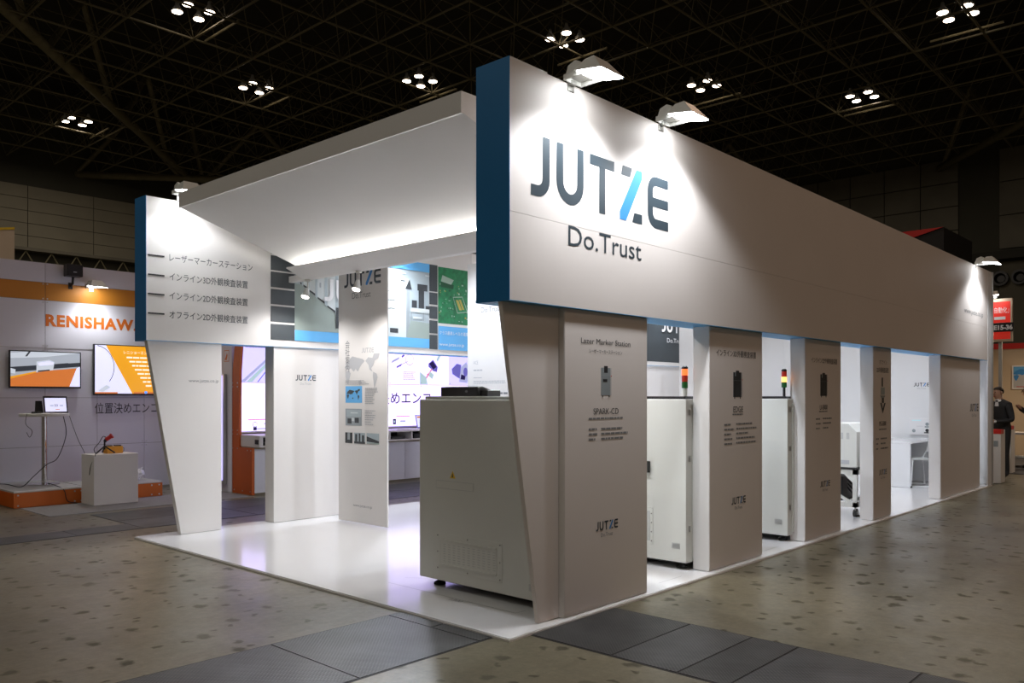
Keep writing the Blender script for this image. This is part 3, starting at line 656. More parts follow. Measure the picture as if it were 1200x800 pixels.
# ---- floodlights
def floodlight():
    t = local('floodlight', 'x', 'floodlight')
    # mounted at the origin on the wall top; the head reaches out along -y
    MB().box(-.045, .045, -.012, .0, -.07, .03).box(-.03, .03, -.05, -.012, -.02, .02).build('clamp', 'steel', t, bev=.004, seg=1)
    MB().box(-.125, -.110, -.30, -.02, -.005, .045).box(.110, .125, -.30, -.02, -.005, .045).box(-.125, .125, -.035, -.02, -.005, .045).build('yoke', 'lamp_housing', t, bev=.003, seg=1)
    for s in (-1, 1): MB().tube([(s * .124, -.24, .02), (s * .138, -.24, .02)], .018, 10).build('pivot_bolt', 'steel', t)
    MB().prism([(-.10, -.02, .03), (-.10, -.05, .12), (-.10, -.13, .15), (-.10, -.19, .12), (-.10, -.20, .03)], (.20, 0, 0)).build('gear_box', 'lamp_housing', t, bev=.012)
    mb = MB(); lo = [(-.16, -.17, .03), (.16, -.17, .03), (.17, -.46, -.015), (-.17, -.46, -.015)]; hi = [(-.09, -.22, .13), (.09, -.22, .13), (.10, -.33, .135), (-.10, -.33, .135)]
    mb.add(lo + hi, [(4, 5, 6, 7), (0, 1, 5, 4), (1, 2, 6, 5), (2, 3, 7, 6), (3, 0, 4, 7), (0, 3, 2, 1)]); h = mb.build('reflector_hood', 'lamp_housing', t, bev=.008)
    MB().add([(-.15, -.185, .0245), (.15, -.185, .0245), (.158, -.448, -.018), (-.158, -.448, -.018), (-.15, -.186, .019), (.15, -.186, .019), (.158, -.449, -.024), (-.158, -.449, -.024)],
             [(0, 1, 2, 3), (4, 7, 6, 5), (0, 4, 5, 1), (1, 5, 6, 2), (2, 6, 7, 3), (3, 7, 4, 0)]).build('lens', 'lens_glow', h)
    return t
def lamp_light(o, power, aim, cone=150, blend=.5, src=(0, -.46, -.07), rgb=None):
    l = bpy.data.lights.new('flood_beam', 'SPOT'); l.energy = power * 4; l.color = rgb or FLOOD_RGB; l.spot_size = R(cone); l.spot_blend = blend; l.shadow_soft_size = .09
    b_ = bpy.data.objects.new('flood_beam', l); COL.objects.link(b_); b_.parent = o; b_.location = src
    b_.rotation_euler = (Vector(aim) - Vector(src)).to_track_quat('-Z', 'Y').to_euler()
fl0 = floodlight(); fl0.scale = (.76,) * 3
fdef = [((.60, 0, 3.60), 0, 'lit floodlight on the long sign nearest the camera, above the logo', 1), ((1.71, 0, 3.60), 0, 'second lit floodlight on the long sign, right of the logo', 1), ((10.9, 0, 3.60), 0, 'small lit floodlight at the far end of the long sign', .8),
        ((.36, 5.15, 3.66), 0, 'lit floodlight on the left fascia at the canopy corner', .55)]
for i, (loc, rz, lab, k) in enumerate(fdef):
    o = place(fl0, loc, rz) if i == 0 else dup(fl0, loc, rz, lab)
    o['label'] = lab; o['group'] = 'booth floodlights'
    fdef[i] = (o, k)
for o, k in fdef: lamp_light(o, FLOOD_W * k, (0, -.38, -1.05), 130, .42)
inner = []  # unseen lamps added to brighten the booth interior
for i, x in enumerate((.9, 3.0, 5.2, 7.4, 9.6)): inner.append(dup(fl0, (x, .29, 3.64), 180, 'unseen floodlight added behind the top of the long sign, turned inward', 'unseen inward floodlights'))
for i, x in enumerate((3.2, 5.4, 7.6, 9.8)): inner.append(dup(fl0, (x, 5.15, 3.64), 0, 'unseen floodlight added on the left fascia behind the canopy, turned inward', 'unseen inward floodlights'))
for o in inner:
    for ch in list(o.children):
        if ch.type == 'LIGHT': bpy.data.objects.remove(ch)
    lamp_light(o, FLOOD_IN_W * (1.15 if o.location.x < 4 else .62), (0, -1.3, -2.4), 150, .8, rgb=FLOOD_IN_RGB)

# ---- small ceiling spots on the canopy; later ones unseen, added for brightness
def spotlight():
    t = local('spotlight', 'x', 'spotlight')
    MB().lathe([(.035, 0), (.035, -.02), (.012, -.025)], (0, 0, 0), 12).build('base', 'lamp_housing', t)
    MB().tube([(0, 0, -.02), (0, 0, -.10), (0, -.02, -.13)], .008, 8).build('stem', 'lamp_housing', t)
    h = MB().tube([(0, -.01, -.10), (0, -.02, -.16), (0, -.035, -.20)], [.022, .036, .046], 12).build('head', 'lamp_housing', t, smooth=True)
    MB().tube([(0, -.035, -.20), (0, -.039, -.213)], [.043, .036], 12).build('lamp_bulb', 'spot_glow', h)
    return t
s0 = spotlight()
for i, (loc, lab) in enumerate((((1.70, 4.76, 2.863), 'small lit spotlight under the canopy, in front of the corridor photo'), ((1.70, 3.79, 2.863), 'small lit spotlight under the canopy, in front of the map banner logo'), ((1.70, 3.1, 2.863), 'small unseen spotlight added under the middle of the canopy'), ((1.70, 1.5, 2.863), 'small unseen spotlight added under the canopy above the first machine'))):
    if i == 2: loc = (1.70, .85, 2.863); lab = 'small unseen spotlight added under the canopy behind the blue sign end'
    o = place(s0, loc, -90) if i == 0 else dup(s0, loc, -90, lab)
    o['label'] = lab; o['group'] = 'canopy spotlights'
    l = bpy.data.lights.new('spot_beam', 'SPOT'); l.energy = 27; l.color = (1, .97, .96); l.spot_size = R(150); l.spot_blend = .7; l.shadow_soft_size = .03
    q = bpy.data.objects.new('spot_beam', l); COL.objects.link(q); q.parent = o; q.location = (0, -.05, -.235); q.rotation_euler = Vector((0, -.08, -1)).to_track_quat('-Z', 'Y').to_euler()

# ---- machines
def machine(x0, x1, y0, y1, label, kind):
    t = thing('inspection_machine', label, 'machine', ((x0 + x1) / 2, (y0 + y1) / 2, ZP), 'white cabinet machines along the right side')
    zb, zt = .085, 1.487
    B(x0, x1, y0, y1, zb, zt).build('body', 'machine_white', t, bev=.012)
    B(x0 + .03, x1 - .03, y0 + .03, y1 - .03, zt - .002, 1.512).build('top_lid', 'machine_shade' if kind == 1 else 'black_plastic', t, bev=.006, seg=1)
    B(x0 + .08, x1 - .06, y0 + .06, y1 - .10, .06, zb + .01).build('base_frame', 'black_matt', t)
    for ax in (x0 + .10, x1 - .10):
        for ay in (y0 + .10, y1 - .13):
            MB().lathe([(.048, 0), (.048, .012), (.022, .028), (.014, .03), (.014, .08)], (ax, ay, ZP), 12).build('levelling_foot', 'rubber', t)
    f = FX(x0)
    if kind == 1:
        # louvred vent cover: frame, recessed panel, slots, screws
        a0, a1, b0, b1 = -1.33, -.625, .165, .455
        vc = MB().box(x0 - .003, x0, -a1, -a0, b0, b1).build('vent_cover', 'machine_white', t, bev=.002, seg=1)
        B(x0 - .004, x0 - .0025, .675, 1.28, .215, .405).build('vent_recess', 'machine_shade', vc)
        B(x0 - .005, x0 - .0035, .678, 1.277, .222, .398).build('vent_sheet', 'machine_white', vc)
        MB().box(x0 - .014, x0 - .003, .675, 1.28, .208, .222).box(x0 - .012, x0 - .003, .675, 1.28, .398, .410).build('vent_lip', 'machine_white', vc)
        prints('louvre_slots', f, [('machine_shade', A(-1.245 + c * .053, .242 + r_ * .0185, -1.218 + c * .053, .247 + r_ * .0185)) for c in range(11) for r_ in range(8)], vc, off=.0055, step=0)['kind'] = 'stuff'
        for a, b_ in ((-1.31, .435), (-.98, .435), (-.645, .435), (-1.31, .31), (-.645, .31), (-1.31, .185), (-.98, .185), (-.645, .185)):
            MB().tube([(x0 - .003, -a, b_), (x0 - .007, -a, b_)], .006, 8).build('screw', 'groove', vc)
        rc = MB().box(x0 - .003, x0, .915, 1.335, .795, .868).build('cover_plate', 'machine_white', t)
        B(x0 - .004, x0 - .002, .92, 1.33, .800, .863).build('plate_inset', 'machine_shade', rc)
        B(x0 - .005, x0 - .003, .924, 1.326, .8035, .8595).build('plate_inset', 'machine_white', rc)
        w = MB().prism([(x0, 1.175, .885), (x0, 1.115, .885), (x0, 1.145, .94)], (-.002, 0, 0)).build('warning_label', 'yellow', t)
        prints('warning_mark', f, [('ink', [(-1.152, .893), (-1.138, .893), (-1.142, .922), (-1.148, .922)])], w, off=.003)
        B(x0 - .002, x0, .285, .37, .15, .20).build('rating_label', 'steel', t)
    else:
        B(x0 - .03, x0, .575, .66, .84, .94).build('handle', 'black_plastic', t, bev=.006)
        v = B(x0 - .004, x0, y0 + .33, y0 + .75, .21, .53).build('vent_cover', 'machine_white', t, bev=.002, seg=1)
        B(x0 - .006, x0 - .003, y0 + .36, y0 + .72, .24, .50).build('vent_sheet', 'machine_shade', v)
        for b_ in (.24, .32, .40, .48): MB().tube([(x0 - .004, y0 + .345, b_), (x0 - .008, y0 + .345, b_)], .006, 8).build('screw', 'groove', v)
        B(x0 - .002, x0, y0 + .06, y0 + .14, .20, .25).build('rating_label', 'steel', t)
        # hinge column recessed at the aisle side
        B(x0 + .10, x0 + .9, y0 - .012, y0 + .001, .12, 1.44).build('side_panel', 'machine_white', t, bev=.003, seg=1)
        for z in (.35, .95, 1.35): MB().tube([(x0 + .05, y0 - .006, z), (x0 + .05, y0 - .006, z + .05)], .007, 8).build('hinge', 'steel', t)
    return t
m1 = machine(.60, 1.74, .25, 1.53, 'white cabinet machine at the near corner with louvred vent', 1)
B(.602, .606, .30, 1.50, 1.474, 1.482).build('edge_trim', 'machine_shade', m1)
machine(2.45, 3.60, .215, 1.5, 'white cabinet machine behind the gap after the Lazer Marker column', 2)
machine(4.36, 5.40, .17, 1.4, 'white cabinet machine glimpsed behind the second column gap', 3)
mo = thing('monitor', 'low black monitor lying on top of the nearest machine', 'monitor', (.95, 1.25, 1.512))
MB().prism([(.80, 1.50, 1.512), (.80, 1.50, 1.585), (.86, 1.50, 1.59), (1.02, 1.50, 1.545), (1.02, 1.50, 1.512)], (0, -.42, 0)).build('screen_housing', 'black_plastic', mo, bev=.004, seg=1)
prints('maker_mark', FX(.80), [('ink_grey', ell(-1.20, 1.55, .016, .010))], mo, off=.0015)
B(.83, .98, 1.0, 1.08, 1.512, 1.56).build('stand_block', 'black_plastic', mo, bev=.004, seg=1)
def tower(loc, label, lit, pole):
    t = thing('signal_tower', label, 'signal light', loc)
    x, y, z = loc; r = .027
    MB().tube([(x, y, z), (x, y, z + pole)], .014 if lit else .022, 10).build('pole', 'black_plastic' if lit else 'machine_white', t)
    zz = z + pole; hs = .055
    for k, mt in enumerate(('sig_green_dim', 'sig_amber' if lit else 'sig_red_dim', 'sig_red_dim' if lit else 'sig_red')):
        MB().lathe([(r, 0), (r, hs - .006), (r * .93, hs - .006), (r * .93, hs)], (x, y, zz + k * hs), 14).build('lamp_segment', mt, t)
    MB().lathe([(r, 0), (r, .016), (r * .6, .026)], (x, y, zz + 3 * hs), 14).build('cap', 'black_plastic', t)
tower((2.52, .27, 1.512), 'red and black signal tower on a pale post, on the second machine', False, .07)
tower((4.42, .235, 1.512), 'signal tower glowing amber and red on a black post, on the third machine', True, .09)

# ---- wheeled machine
cm = thing('cart_machine', 'small white machine with side slots on a braced wheeled frame', 'machine', (6.95, .7, ZP))
X0, X1, Y0, Y1 = 6.60, 7.35, .29, 1.10
MB().prism([(X0, Y0, .63), (X0, Y1, .63), (X0, Y1, 1.17), (X0, Y0 + .10, 1.17), (X0, Y0, 1.07)], (X1 - X0, 0, 0)).build('body', 'machine_white', cm, bev=.008)
for k in range(4): B(X0 - .002, X0, Y0 + .09 + k * .075, Y0 + .125 + k * .075, .98, 1.06).build('vent_slot', 'machine_shade', cm)
B(X0 - .002, X0, Y0 + .09, Y0 + .2, .67, .72).build('rating_label', 'ink_light', cm)
B(X0 - .02, X1 + .02, Y0 - .02, Y1 + .02, .605, .63).build('rubber_tray', 'rubber', cm, bev=.004, seg=1)
for z0 in (.545, .14): MB().box(X0, X1, Y0, Y0 + .05, z0, z0 + .06).box(X0, X1, Y1 - .05, Y1, z0, z0 + .06).box(X0, X0 + .05, Y0, Y1, z0, z0 + .06).box(X1 - .05, X1, Y0, Y1, z0, z0 + .06).build('frame_rail', 'machine_white', cm)
for x in (X0 + .001, X1 - .051):
    for y in (Y0 + .001, Y1 - .051):
        B(x, x + .05, y, y + .05, .14, .605).build('leg', 'machine_white', cm)
        w = MB().tube([(x + .025, y + .025, .10), (x + .025, y + .025, .145)], .012, 8).build('caster_fork', 'steel', cm)
        MB().tube([(x + .035, y + .005, .068), (x + .035, y + .045, .068)], .046, 14).build('caster_wheel', 'rubber', w)
        MB().tube([(x + .035, y + .0035, .068), (x + .035, y + .0465, .068)], .022, 10).build('wheel_hub', 'chrome', w)
        MB().lathe([(.045, 0), (.045, .014), (.012, .022), (.012, .09)], (x + .09, y + .03, ZP), 12).build('levelling_foot', 'rubber', cm)
MB().prism([(X0 + .01, Y0 + .05, .20), (X0 + .01, Y0 + .12, .20), (X0 + .01, Y1 - .05, .545), (X0 + .01, Y1 - .12, .545)], (.03, 0, 0)).build('brace', 'machine_white', cm)
MB().prism([(X0 + .01, Y0 + .05, .545), (X0 + .01, Y0 + .05, .44), (X0 + .01, Y0 + .16, .545)], (.03, 0, 0)).build('brace', 'machine_white', cm)
B(X0 + .12, X0 + .5, Y0 + .22, Y0 + .6, .20, .50).build('control_unit', 'black_plastic', cm, bev=.006, seg=1)
for k in range(3):
    MB().tube([(X0 + .3, Y0 + .22, .45 - .05 * k), (X0 + .2, Y0 + .12, .40 - .06 * k), (X0 + .2, Y0 + .10, .25), (X0 + .3, Y0 + .2, .21)], .008, 6).build('hose', 'cable', cm)

# ---- desk and chair at the far end
dk = thing('desk', 'white block desk at the far end of the booth', 'desk', (11.1, 1.3, ZP))
B(10.50, 11.75, .84, 1.62, .735, .77).build('desk_top', 'white_gloss', dk, bev=.003, seg=1)
B(10.50, 10.55, .85, 1.62, ZP, .735).build('side_board', 'white_wall', dk); B(11.70, 11.75, .85, 1.62, ZP, .735).build('side_board', 'white_wall', dk)
B(10.55, 11.70, 1.57, 1.60, ZP, .735).build('modesty_board', 'white_wall', dk)
ch = local('office_chair', 'white framed meeting chair with grey seat beside the desk', 'chair')
MB().add([(-.22, -.2, .43), (.22, -.2, .43), (.23, .2, .445), (-.23, .2, .445), (-.22, -.2, .46), (.22, -.2, .46), (.23, .2, .475), (-.23, .2, .475)], [(0, 3, 2, 1), (4, 5, 6, 7), (0, 1, 5, 4), (1, 2, 6, 5), (2, 3, 7, 6), (3, 0, 4, 7)]).build('seat', 'machine_shade', ch, bev=.012)
MB().add([(-.21, -.22, .55), (.21, -.22, .55), (.20, -.30, .86), (-.20, -.30, .86), (-.21, -.245, .55), (.21, -.245, .55), (.20, -.325, .86), (-.20, -.325, .86)], [(0, 1, 2, 3), (4, 7, 6, 5), (0, 4, 5, 1), (1, 5, 6, 2), (2, 6, 7, 3), (3, 7, 4, 0)]).build('backrest', 'white_panel', ch, bev=.01)
for s in (-1, 1):
    MB().tube([(s * .23, .18, .44), (s * .25, .22, .01), (s * .25, .0, .01), (s * .25, -.24, .01)], .011, 8).build('sled_leg', 'white_gloss', ch)
    MB().tube([(s * .25, -.22, .012), (s * .23, -.18, .44), (s * .205, -.25, .60), (s * .20, -.30, .84)], .011, 8).build('back_frame', 'white_gloss', ch)
    MB().tube([(s * .25, .20, .004), (s * .25, .23, .004)], .014, 8).build('floor_glide', 'rubber', ch)
place(ch, (10.86, .84, ZP + .006), 40)

# ================================================================== neighbour booth on the left (orange and white)
WY = 10.4
rw = thing('partition_wall', 'white panel wall with orange band and orange RENISHAW lettering', 'wall panel', (1, WY, 0))
xs = [-3.2, -2.25, -1.25, -.25, .73, 1.494, 2.46, 2.86]
xj = [-2.9, -1.9, -.9, .73, 1.494, 2.243, 2.85]
def wallp(x0, x1, z0, z1, m='rwall_violet_cast'): return B(x0 + .003, x1 - .003, WY, WY + .05, z0 + .003, z1 - .003).build('wall_board', m, rw)
B(-2.9, 2.85, WY + .006, WY + .06, 0, 3.55).build('wall_backing', 'groove', rw)
for i in range(len(xj) - 1):
    for z0, z1 in ((0, .735), (.735, 1.488), (1.488, 2.25)): wallp(xj[i], xj[i + 1], z0, z1)
for x0, x1 in ((-2.9, -1.0), (-1.0, .73), (.73, 2.85)):
    wallp(x0, x1, 2.25, 2.985); wallp(x0, x1, 2.985, 3.258, 'amber_band'); wallp(x0, x1, 3.258, 3.56, 'rwall_top_violet_cast')
MB().box(-2.9, 2.85, WY - .004, WY + .002, 2.245, 2.255).build('joint_rail', 'steel', rw)
for x in (.70, .76, 2.21, 2.275):
    for z in (.70, .765, 2.215, 2.29, 2.955, 3.01, 3.235):
        MB().tube([(x, WY, z), (x, WY - .006, z)], .011, 8).build('panel_bolt', 'steel', rw)
fr_ = FY(WY)
text('RENISHAW.', fr_, .735, 2.60, .175, 'orange', rw, w=1.38, bold=.010, off=.004, space=1.12)
text('位置決めエンコーダ', fr_, 1.455, 1.245, .165, 'ink', rw, w=1.32, off=.004)
# side wall returning towards the aisle
sw = thing('partition_wall', 'pale side wall with small orange emblem beside the orange upright', 'wall panel', (2.85, 9.4, 0))
B(2.82, 2.87, 8.56, 9.45, 0, 3.56).build('wall_board', 'rwall_violet_cast', sw); B(2.82, 2.87, 9.452, WY, 0, 3.56).build('wall_board', 'rwall_violet_cast', sw)
fs = FX(2.82)
prints('emblem', fs, [('orange', A(-8.80, 2.06, -8.645, 2.24)), ('rwall_violet_cast', A(-8.79, 2.07, -8.655, 2.23)), ('orange', [(-8.78, 2.09), (-8.72, 2.08), (-8.69, 2.16), (-8.71, 2.20), (-8.735, 2.15)])], sw)
ms = thing('display_screen', 'narrow upright screen edge glowing violet on the side wall', 'screen', (2.8, 9.1, .1))
B(2.77, 2.82, 8.72, 9.3, .12, 1.86).build('screen_frame', 'steel', ms); B(2.765, 2.772, 8.76, 9.27, .18, 1.84).build('screen_panel', 'lightbox_pale', ms)

# screens on the wall
def tv(x0, x1, z0, z1, label, items, emb=None):
    t = thing('television', label, 'television', ((x0 + x1) / 2, WY - .05, z0))
    B(x0, x1, WY - .075, WY - .03, z0, z1).build('screen_bezel', 'black_plastic', t, bev=.004, seg=1)
    B(x0 + .25, x1 - .25, WY - .03, WY, z0 + .15, z1 - .15).build('wall_mount', 'black_matt', t)
    prints('screen_picture', FY(WY - .075), items, t, off=.001)
    return t
X0, X1, Z0, Z1 = .235, 1.205, 1.66, 2.185
def S(a, b_): return (X0 + a * (X1 - X0), Z0 + b_ * (Z1 - Z0))
def SP(*p): return [S(*q) for q in p]
tv(.219, 1.223, 1.634, 2.20, 'flat screen showing a silver sensor on an orange block', [
    ('scr_grey', SP((0, 0), (1, 0), (1, 1), (0, 1))), ('scr_dark', SP((0, .55), (1, .72), (1, .60), (0, .40))), ('scr_silver', SP((0, .80), (.45, .85), (1, 1), (.3, 1), (0, .95))), ('scr_dark', SP((.2, .86), (.25, 1), (.28, 1), (.23, .86))),
    ('scr_orange', SP((0, .10), (0, .0), (.84, .0), (.95, .55), (.6, .48), (.4, .42))), ('scr_orange', SP((0, 0), (.84, 0), (.95, .55), (.35, .40), (0, .22))), ('scr_amber', SP((0, .22), (.35, .40), (.36, .44), (0, .28))),
    ('scr_white', SP((.84, 0), (1, 0), (1, .60), (.95, .55))), ('scr_silver', SP((.36, .42), (.60, .48), (.62, .72), (.54, .78), (.36, .72))), ('scr_white', SP((.38, .68), (.54, .74), (.61, .70), (.60, .64), (.40, .60))), ('scr_dark', SP((.38, .42), (.55, .46), (.55, .5), (.38, .46))),
    ('scr_silver', SP((0, .38), (.06, .36), (.07, .48), (0, .52))), ('scr_dark', SP((.62, .66), (.82, .70), (.9, .62), (.62, .56)))])
X0, X1, Z0, Z1 = 1.43, 2.60, 1.555, 2.33
ring = arc(.06, .52, .42, 75, -50, 10)
tv(1.412, 2.62, 1.527, 2.345, 'flat screen with amber slanted page of Japanese text', [
    ('scr_white', SP((0, 0), (1, 0), (1, 1), (0, 1))), ('scr_amber', SP((.145, 1), (1, 1), (1, 0), (.50, 0)))] +
    [('scr_dark', [S(x * .55, y) for x, y in q]) for q in ribbon(arc(.02, .55, .44, 85, -42, 10), .014)] +
    [('scr_silver', SP((.04, .06), (.10, .03), (.21, .13), (.15, .18))), ('scr_orange', SP((0, 0), (.30, 0), (.30, .03), (0, .03))), ('scr_orange', SP((.52, 0), (1, 0), (1, .035), (.52, .035))), ('scr_blue', [S(.69 + .022 * math.cos(k * .5), .025 + .03 * math.sin(k * .5)) for k in range(12)])])
tvo = [o for o in bpy.data.objects if o.name.startswith('television') and not o.parent][-1]
ft = F((0, WY - .083, 0), (1, 0, 0))
text('レニショーエンコーダの特長', ft, S(.38, 0)[0], S(0, .84)[1], .055, 'scr_text', tvo, w=.72)
pr = []
for k in range(8): pr += greek('scr_text', S(.42 + k * .038, 0)[0], S(0, .745 - k * .085)[1], (.36, .52, .44, .52, .48, .44, .40, .30)[k], .026, 1, .03, .02, k + 20)
prints('screen_text', ft, pr, tvo, off=0, step=0)

# speaker, lamp on the wall
sp = thing('loudspeaker', 'small black box speaker on a bracket above the orange band', 'speaker', (1.1, WY - .1, 3.2))
B(.97, 1.20, WY - .22, WY - .06, 3.37, 3.555).build('cabinet', 'black_plastic', sp, bev=.01)
MB().tube([(1.09, WY - .12, 3.37), (1.09, WY - .10, 3.27), (1.09, WY - .01, 3.24)], .018, 8).build('bracket', 'black_matt', sp)
B(1.06, 1.12, WY - .015, WY, 3.19, 3.29).build('mount_plate', 'black_matt', sp)
prints('badge', FY(WY - .22), [('ink_light', A(1.06, 3.43, 1.11, 3.44))], sp)
o = dup(fl0, (1.40, WY, 3.235), 0, 'lit floodlight washing the orange band of the neighbour wall', 'booth floodlights')
for c_ in list(o.children):
    if c_.type == 'LIGHT': bpy.data.objects.remove(c_)
lamp_light(o, FLOOD_W * .45, (0, -.38, -1.05), 126, .75)

# podium platforms
def podium(x0, x1, y0, y1, label):
    t = thing('podium', label, 'platform', ((x0 + x1) / 2, (y0 + y1) / 2, 0), 'low orange podiums')
    B(x0 + .01, x1 - .01, y0 + .01, y1, 0, .205).build('core', 'orange_dark', t)
    B(x0, x1, y0, y0 + .012, .008, .205).build('front_board', 'orange', t); B(x0, x0 + .012, y0 + .012, y1, .008, .205).build('side_board', 'orange_dark', t)
    B(x0, x1, y0, y1, .205, .228).build('top_board', 'grey_deck', t)
    B(x0, x1, y0 - .002, y0 + .02, .212, .230).build('edge_trim', 'white_panel', t)
    for x in (x0 + .05, x1 - .05, (x0 + x1) / 2 + .35 * (x1 - x0)):
        for z in (.035, .175): MB().tube([(x, y0, z), (x, y0 - .006, z)], .012, 8).build('panel_bolt', 'steel', t)
    return t
podium(-.12, .78, 8.95, WY, 'low orange podium carrying the tall round table')
podium(-2.2, -.13, 9.7, WY, 'low orange podium cut by the left edge of the view')
podium(.80, 1.88, 8.92, 9.85, 'low orange podium with a plastic bag on it')
mt_ = tag(B(-.06, 2.75, 7.80, 8.93, 0, .006).build('floor_mat', 'mat_grey'), 'thin grey floor mat in front of the white plinth', 'mat')

# bar table with tablet
tb = thing('bar_table', 'tall round chrome pedestal table on the orange podium', 'table', (.50, 9.72, .228))
MB().lathe([(.21, 0), (.21, .006), (.06, .018), (.035, .022)], (.50, 9.72, .2315), 28).build('base_disc', 'chrome', tb, smooth=False)
MB().tube([(.50, 9.72, .235), (.50, 9.72, 1.22)], .042, 24).build('column', 'chrome', tb)
MB().lathe([(.32, 0), (.325, .006), (.325, .034), (.32, .04)], (.50, 9.72, 1.22), 32).build('table_top', 'machine_white', tb)
ta = thing('tablet', 'tablet on a black stand showing a white page with red line', 'tablet', (.62, 9.62, 1.258))
MB().prism([(.45, 9.56, 1.268), (.77, 9.56, 1.262), (.77, 9.62, 1.505), (.45, 9.62, 1.51)], (0, .012, 0)).build('tablet_case', 'black_plastic', ta)
ftb = F((0, 9.56, 1.266), (1, 0, 0), Vector((0, .06, .24)).normalized())
prints('tablet_screen', ftb, [('scr_white', A(.468, .018, .752, .222)), ('scr_orange', A(.60, .045, .66, .055)), ('scr_grey', A(.53, .10, .58, .115)), ('scr_grey', A(.66, .10, .71, .115)), ('scr_silver', A(.52, .17, .60, .178)), ('scr_silver', A(.64, .17, .72, .178))], ta, off=.002)
text('30', ftb, .588, .09, .04, 'ink', ta, w=.05, off=.005, name='screen_number')
MB().prism([(.36, 9.66, 1.262), (.47, 9.66, 1.262), (.46, 9.70, 1.44), (.38, 9.70, 1.44)], (0, .02, 0)).build('stand_plate', 'black_matt', ta)
ta.location.z = 1.2625
MB().tube([(.30, 9.62, 1.272), (.36, 9.58, 1.274), (.42, 9.60, 1.274)], .014, 8).build('plug', 'black_plastic', ta)
def cable(pts, label, r=.006):
    P = [Vector(p) for p in pts]; out = []
    for i in range(len(P) - 1):
        a, b_, c, d = P[max(i - 1, 0)], P[i], P[i + 1], P[min(i + 2, len(P) - 1)]
        for k in range(6):
            q = k / 6; out.append(.5 * ((2 * b_) + (c - a) * q + (2 * a - 5 * b_ + 4 * c - d) * q * q + (3 * b_ - a - 3 * c + d) * q ** 3))
    out.append(P[-1]); return tag(MB().tube(out, r, 6).build('power_cable', 'cable', smooth=True), label, 'cable')
cable([(.22, 9.55, 1.262), (.19, 9.50, 1.12), (.27, 9.50, 1.02), (.24, 9.50, .93), (.20, 9.50, 1.0)], 'short dark cable dangling from the left of the round table', .004)
cable([(.70, 9.55, 1.22), (.72, 9.5, .95), (.60, 9.48, .62), (.50, 9.62, .52), (.30, 9.55, .36), (.12, 9.45, .24), (-.1, 9.4, .30), (-.35, 9.4, .30), (-.6, 9.5, .235)], 'dark cable running from the table down across the podium to the left')
cable([(.80, 9.6, 1.22), (.84, 9.4, .9), (.88, 9.15, .60), (.80, 8.98, .38), (.79, 8.93, .25)], 'thin cable hanging from the right of the round table to the plinth', .004)
cable([(.52, 9.62, .25), (.50, 9.2, .24), (.50, 8.93, .20), (.54, 8.92, .05), (.66, 8.9, .012)], 'cable dropping over the front of the orange podium')

# white plinth with tripod and box
wp = thing('plinth', 'plain white display plinth with camera tripod on top', 'plinth', (1.02, 8.7, 0))
B(.715, 1.318, 8.45, 8.90, 0.002, .70).build('plinth_body', 'white_panel', wp, bev=.003, seg=1)
tr = thing('camera_tripod', 'small black tripod with a red camera on the white plinth', 'tripod', (.93, 8.64, .70))
MB().tube([(.93, 8.64, .76), (.93, 8.64, .88)], .012, 8).build('centre_post', 'black_plastic', tr)
for a in (200, 320, 80): MB().tube([(.93, 8.64, .81), (.93 + .14 * math.cos(R(a)), 8.64 + .14 * math.sin(R(a)), .713)], .010, 6).build('leg', 'black_plastic', tr)
MB().tube([(.93, 8.64, .87), (.955, 8.63, .915)], .022, 10).build('ball_head', 'black_plastic', tr)
MB().tube([(.945, 8.63, .90), (1.00, 8.60, .945)], .028, 12).build('camera_body', 'red', tr); MB().tube([(1.0, 8.60, .945), (1.015, 8.59, .957)], .036, 12).build('lens_ring', 'red', tr)
cable([(.95, 8.64, .93), (.90, 8.62, .945), (.84, 8.6, .86), (.76, 8.56, .78), (.735, 8.45, .70), (.712, 8.55, .55), (.711, 8.60, .42)], 'dark cable looping from the tripod camera over the plinth edge', .005)
ob_ = thing('instrument_box', 'small orange box with black clips behind the tripod on the plinth', 'box', (1.07, 8.72, .70))
B(.965, 1.185, 8.64, 8.78, .70, .80).build('case', 'kapton', ob_, bev=.004, seg=1)
B(.985, 1.05, 8.67, 8.74, .80, .815).build('clip', 'black_plastic', ob_); B(1.09, 1.17, 8.67, 8.74, .80, .815).build('clip', 'black_plastic', ob_)
MB().tube([(1.185, 8.70, .79), (1.215, 8.69, .77), (1.215, 8.69, .73), (1.19, 8.69, .703)], .004, 6).build('lead', 'cable', ob_)
# crumpled bag
bm = bmesh.new(); bmesh.ops.create_icosphere(bm, subdivisions=3, radius=1)
rnd = random.Random(3); from mathutils import noise as mnoise
for v in bm.verts:
    n = mnoise.noise(v.co * 2.3) * .28 + abs(mnoise.noise(v.co * 5)) * .16
    c = v.co * (1 + n); v.co = Vector((c.x * .135, c.y * .10, max(0, (c.z * .085) + .07 + max(0, v.co.x) * .05)))
me = bpy.data.meshes.new('plastic_bag'); bm.to_mesh(me); bm.free(); me.materials.append(MATS['plastic_bag'])
bagt = thing('plastic_bag', 'crumpled white plastic bag lying on the orange podium', 'bag', (1.60, 9.25, .230))
q = bpy.data.objects.new('bag_body', me); COL.objects.link(q); q.parent = bagt
MB().tube([(1.66, 9.24, .36), (1.72, 9.25, .42), (1.74, 9.26, .38), (1.70, 9.26, .33)], [.018, .012, .012, .016], 6).build('bag_handle', 'plastic_bag', bagt)

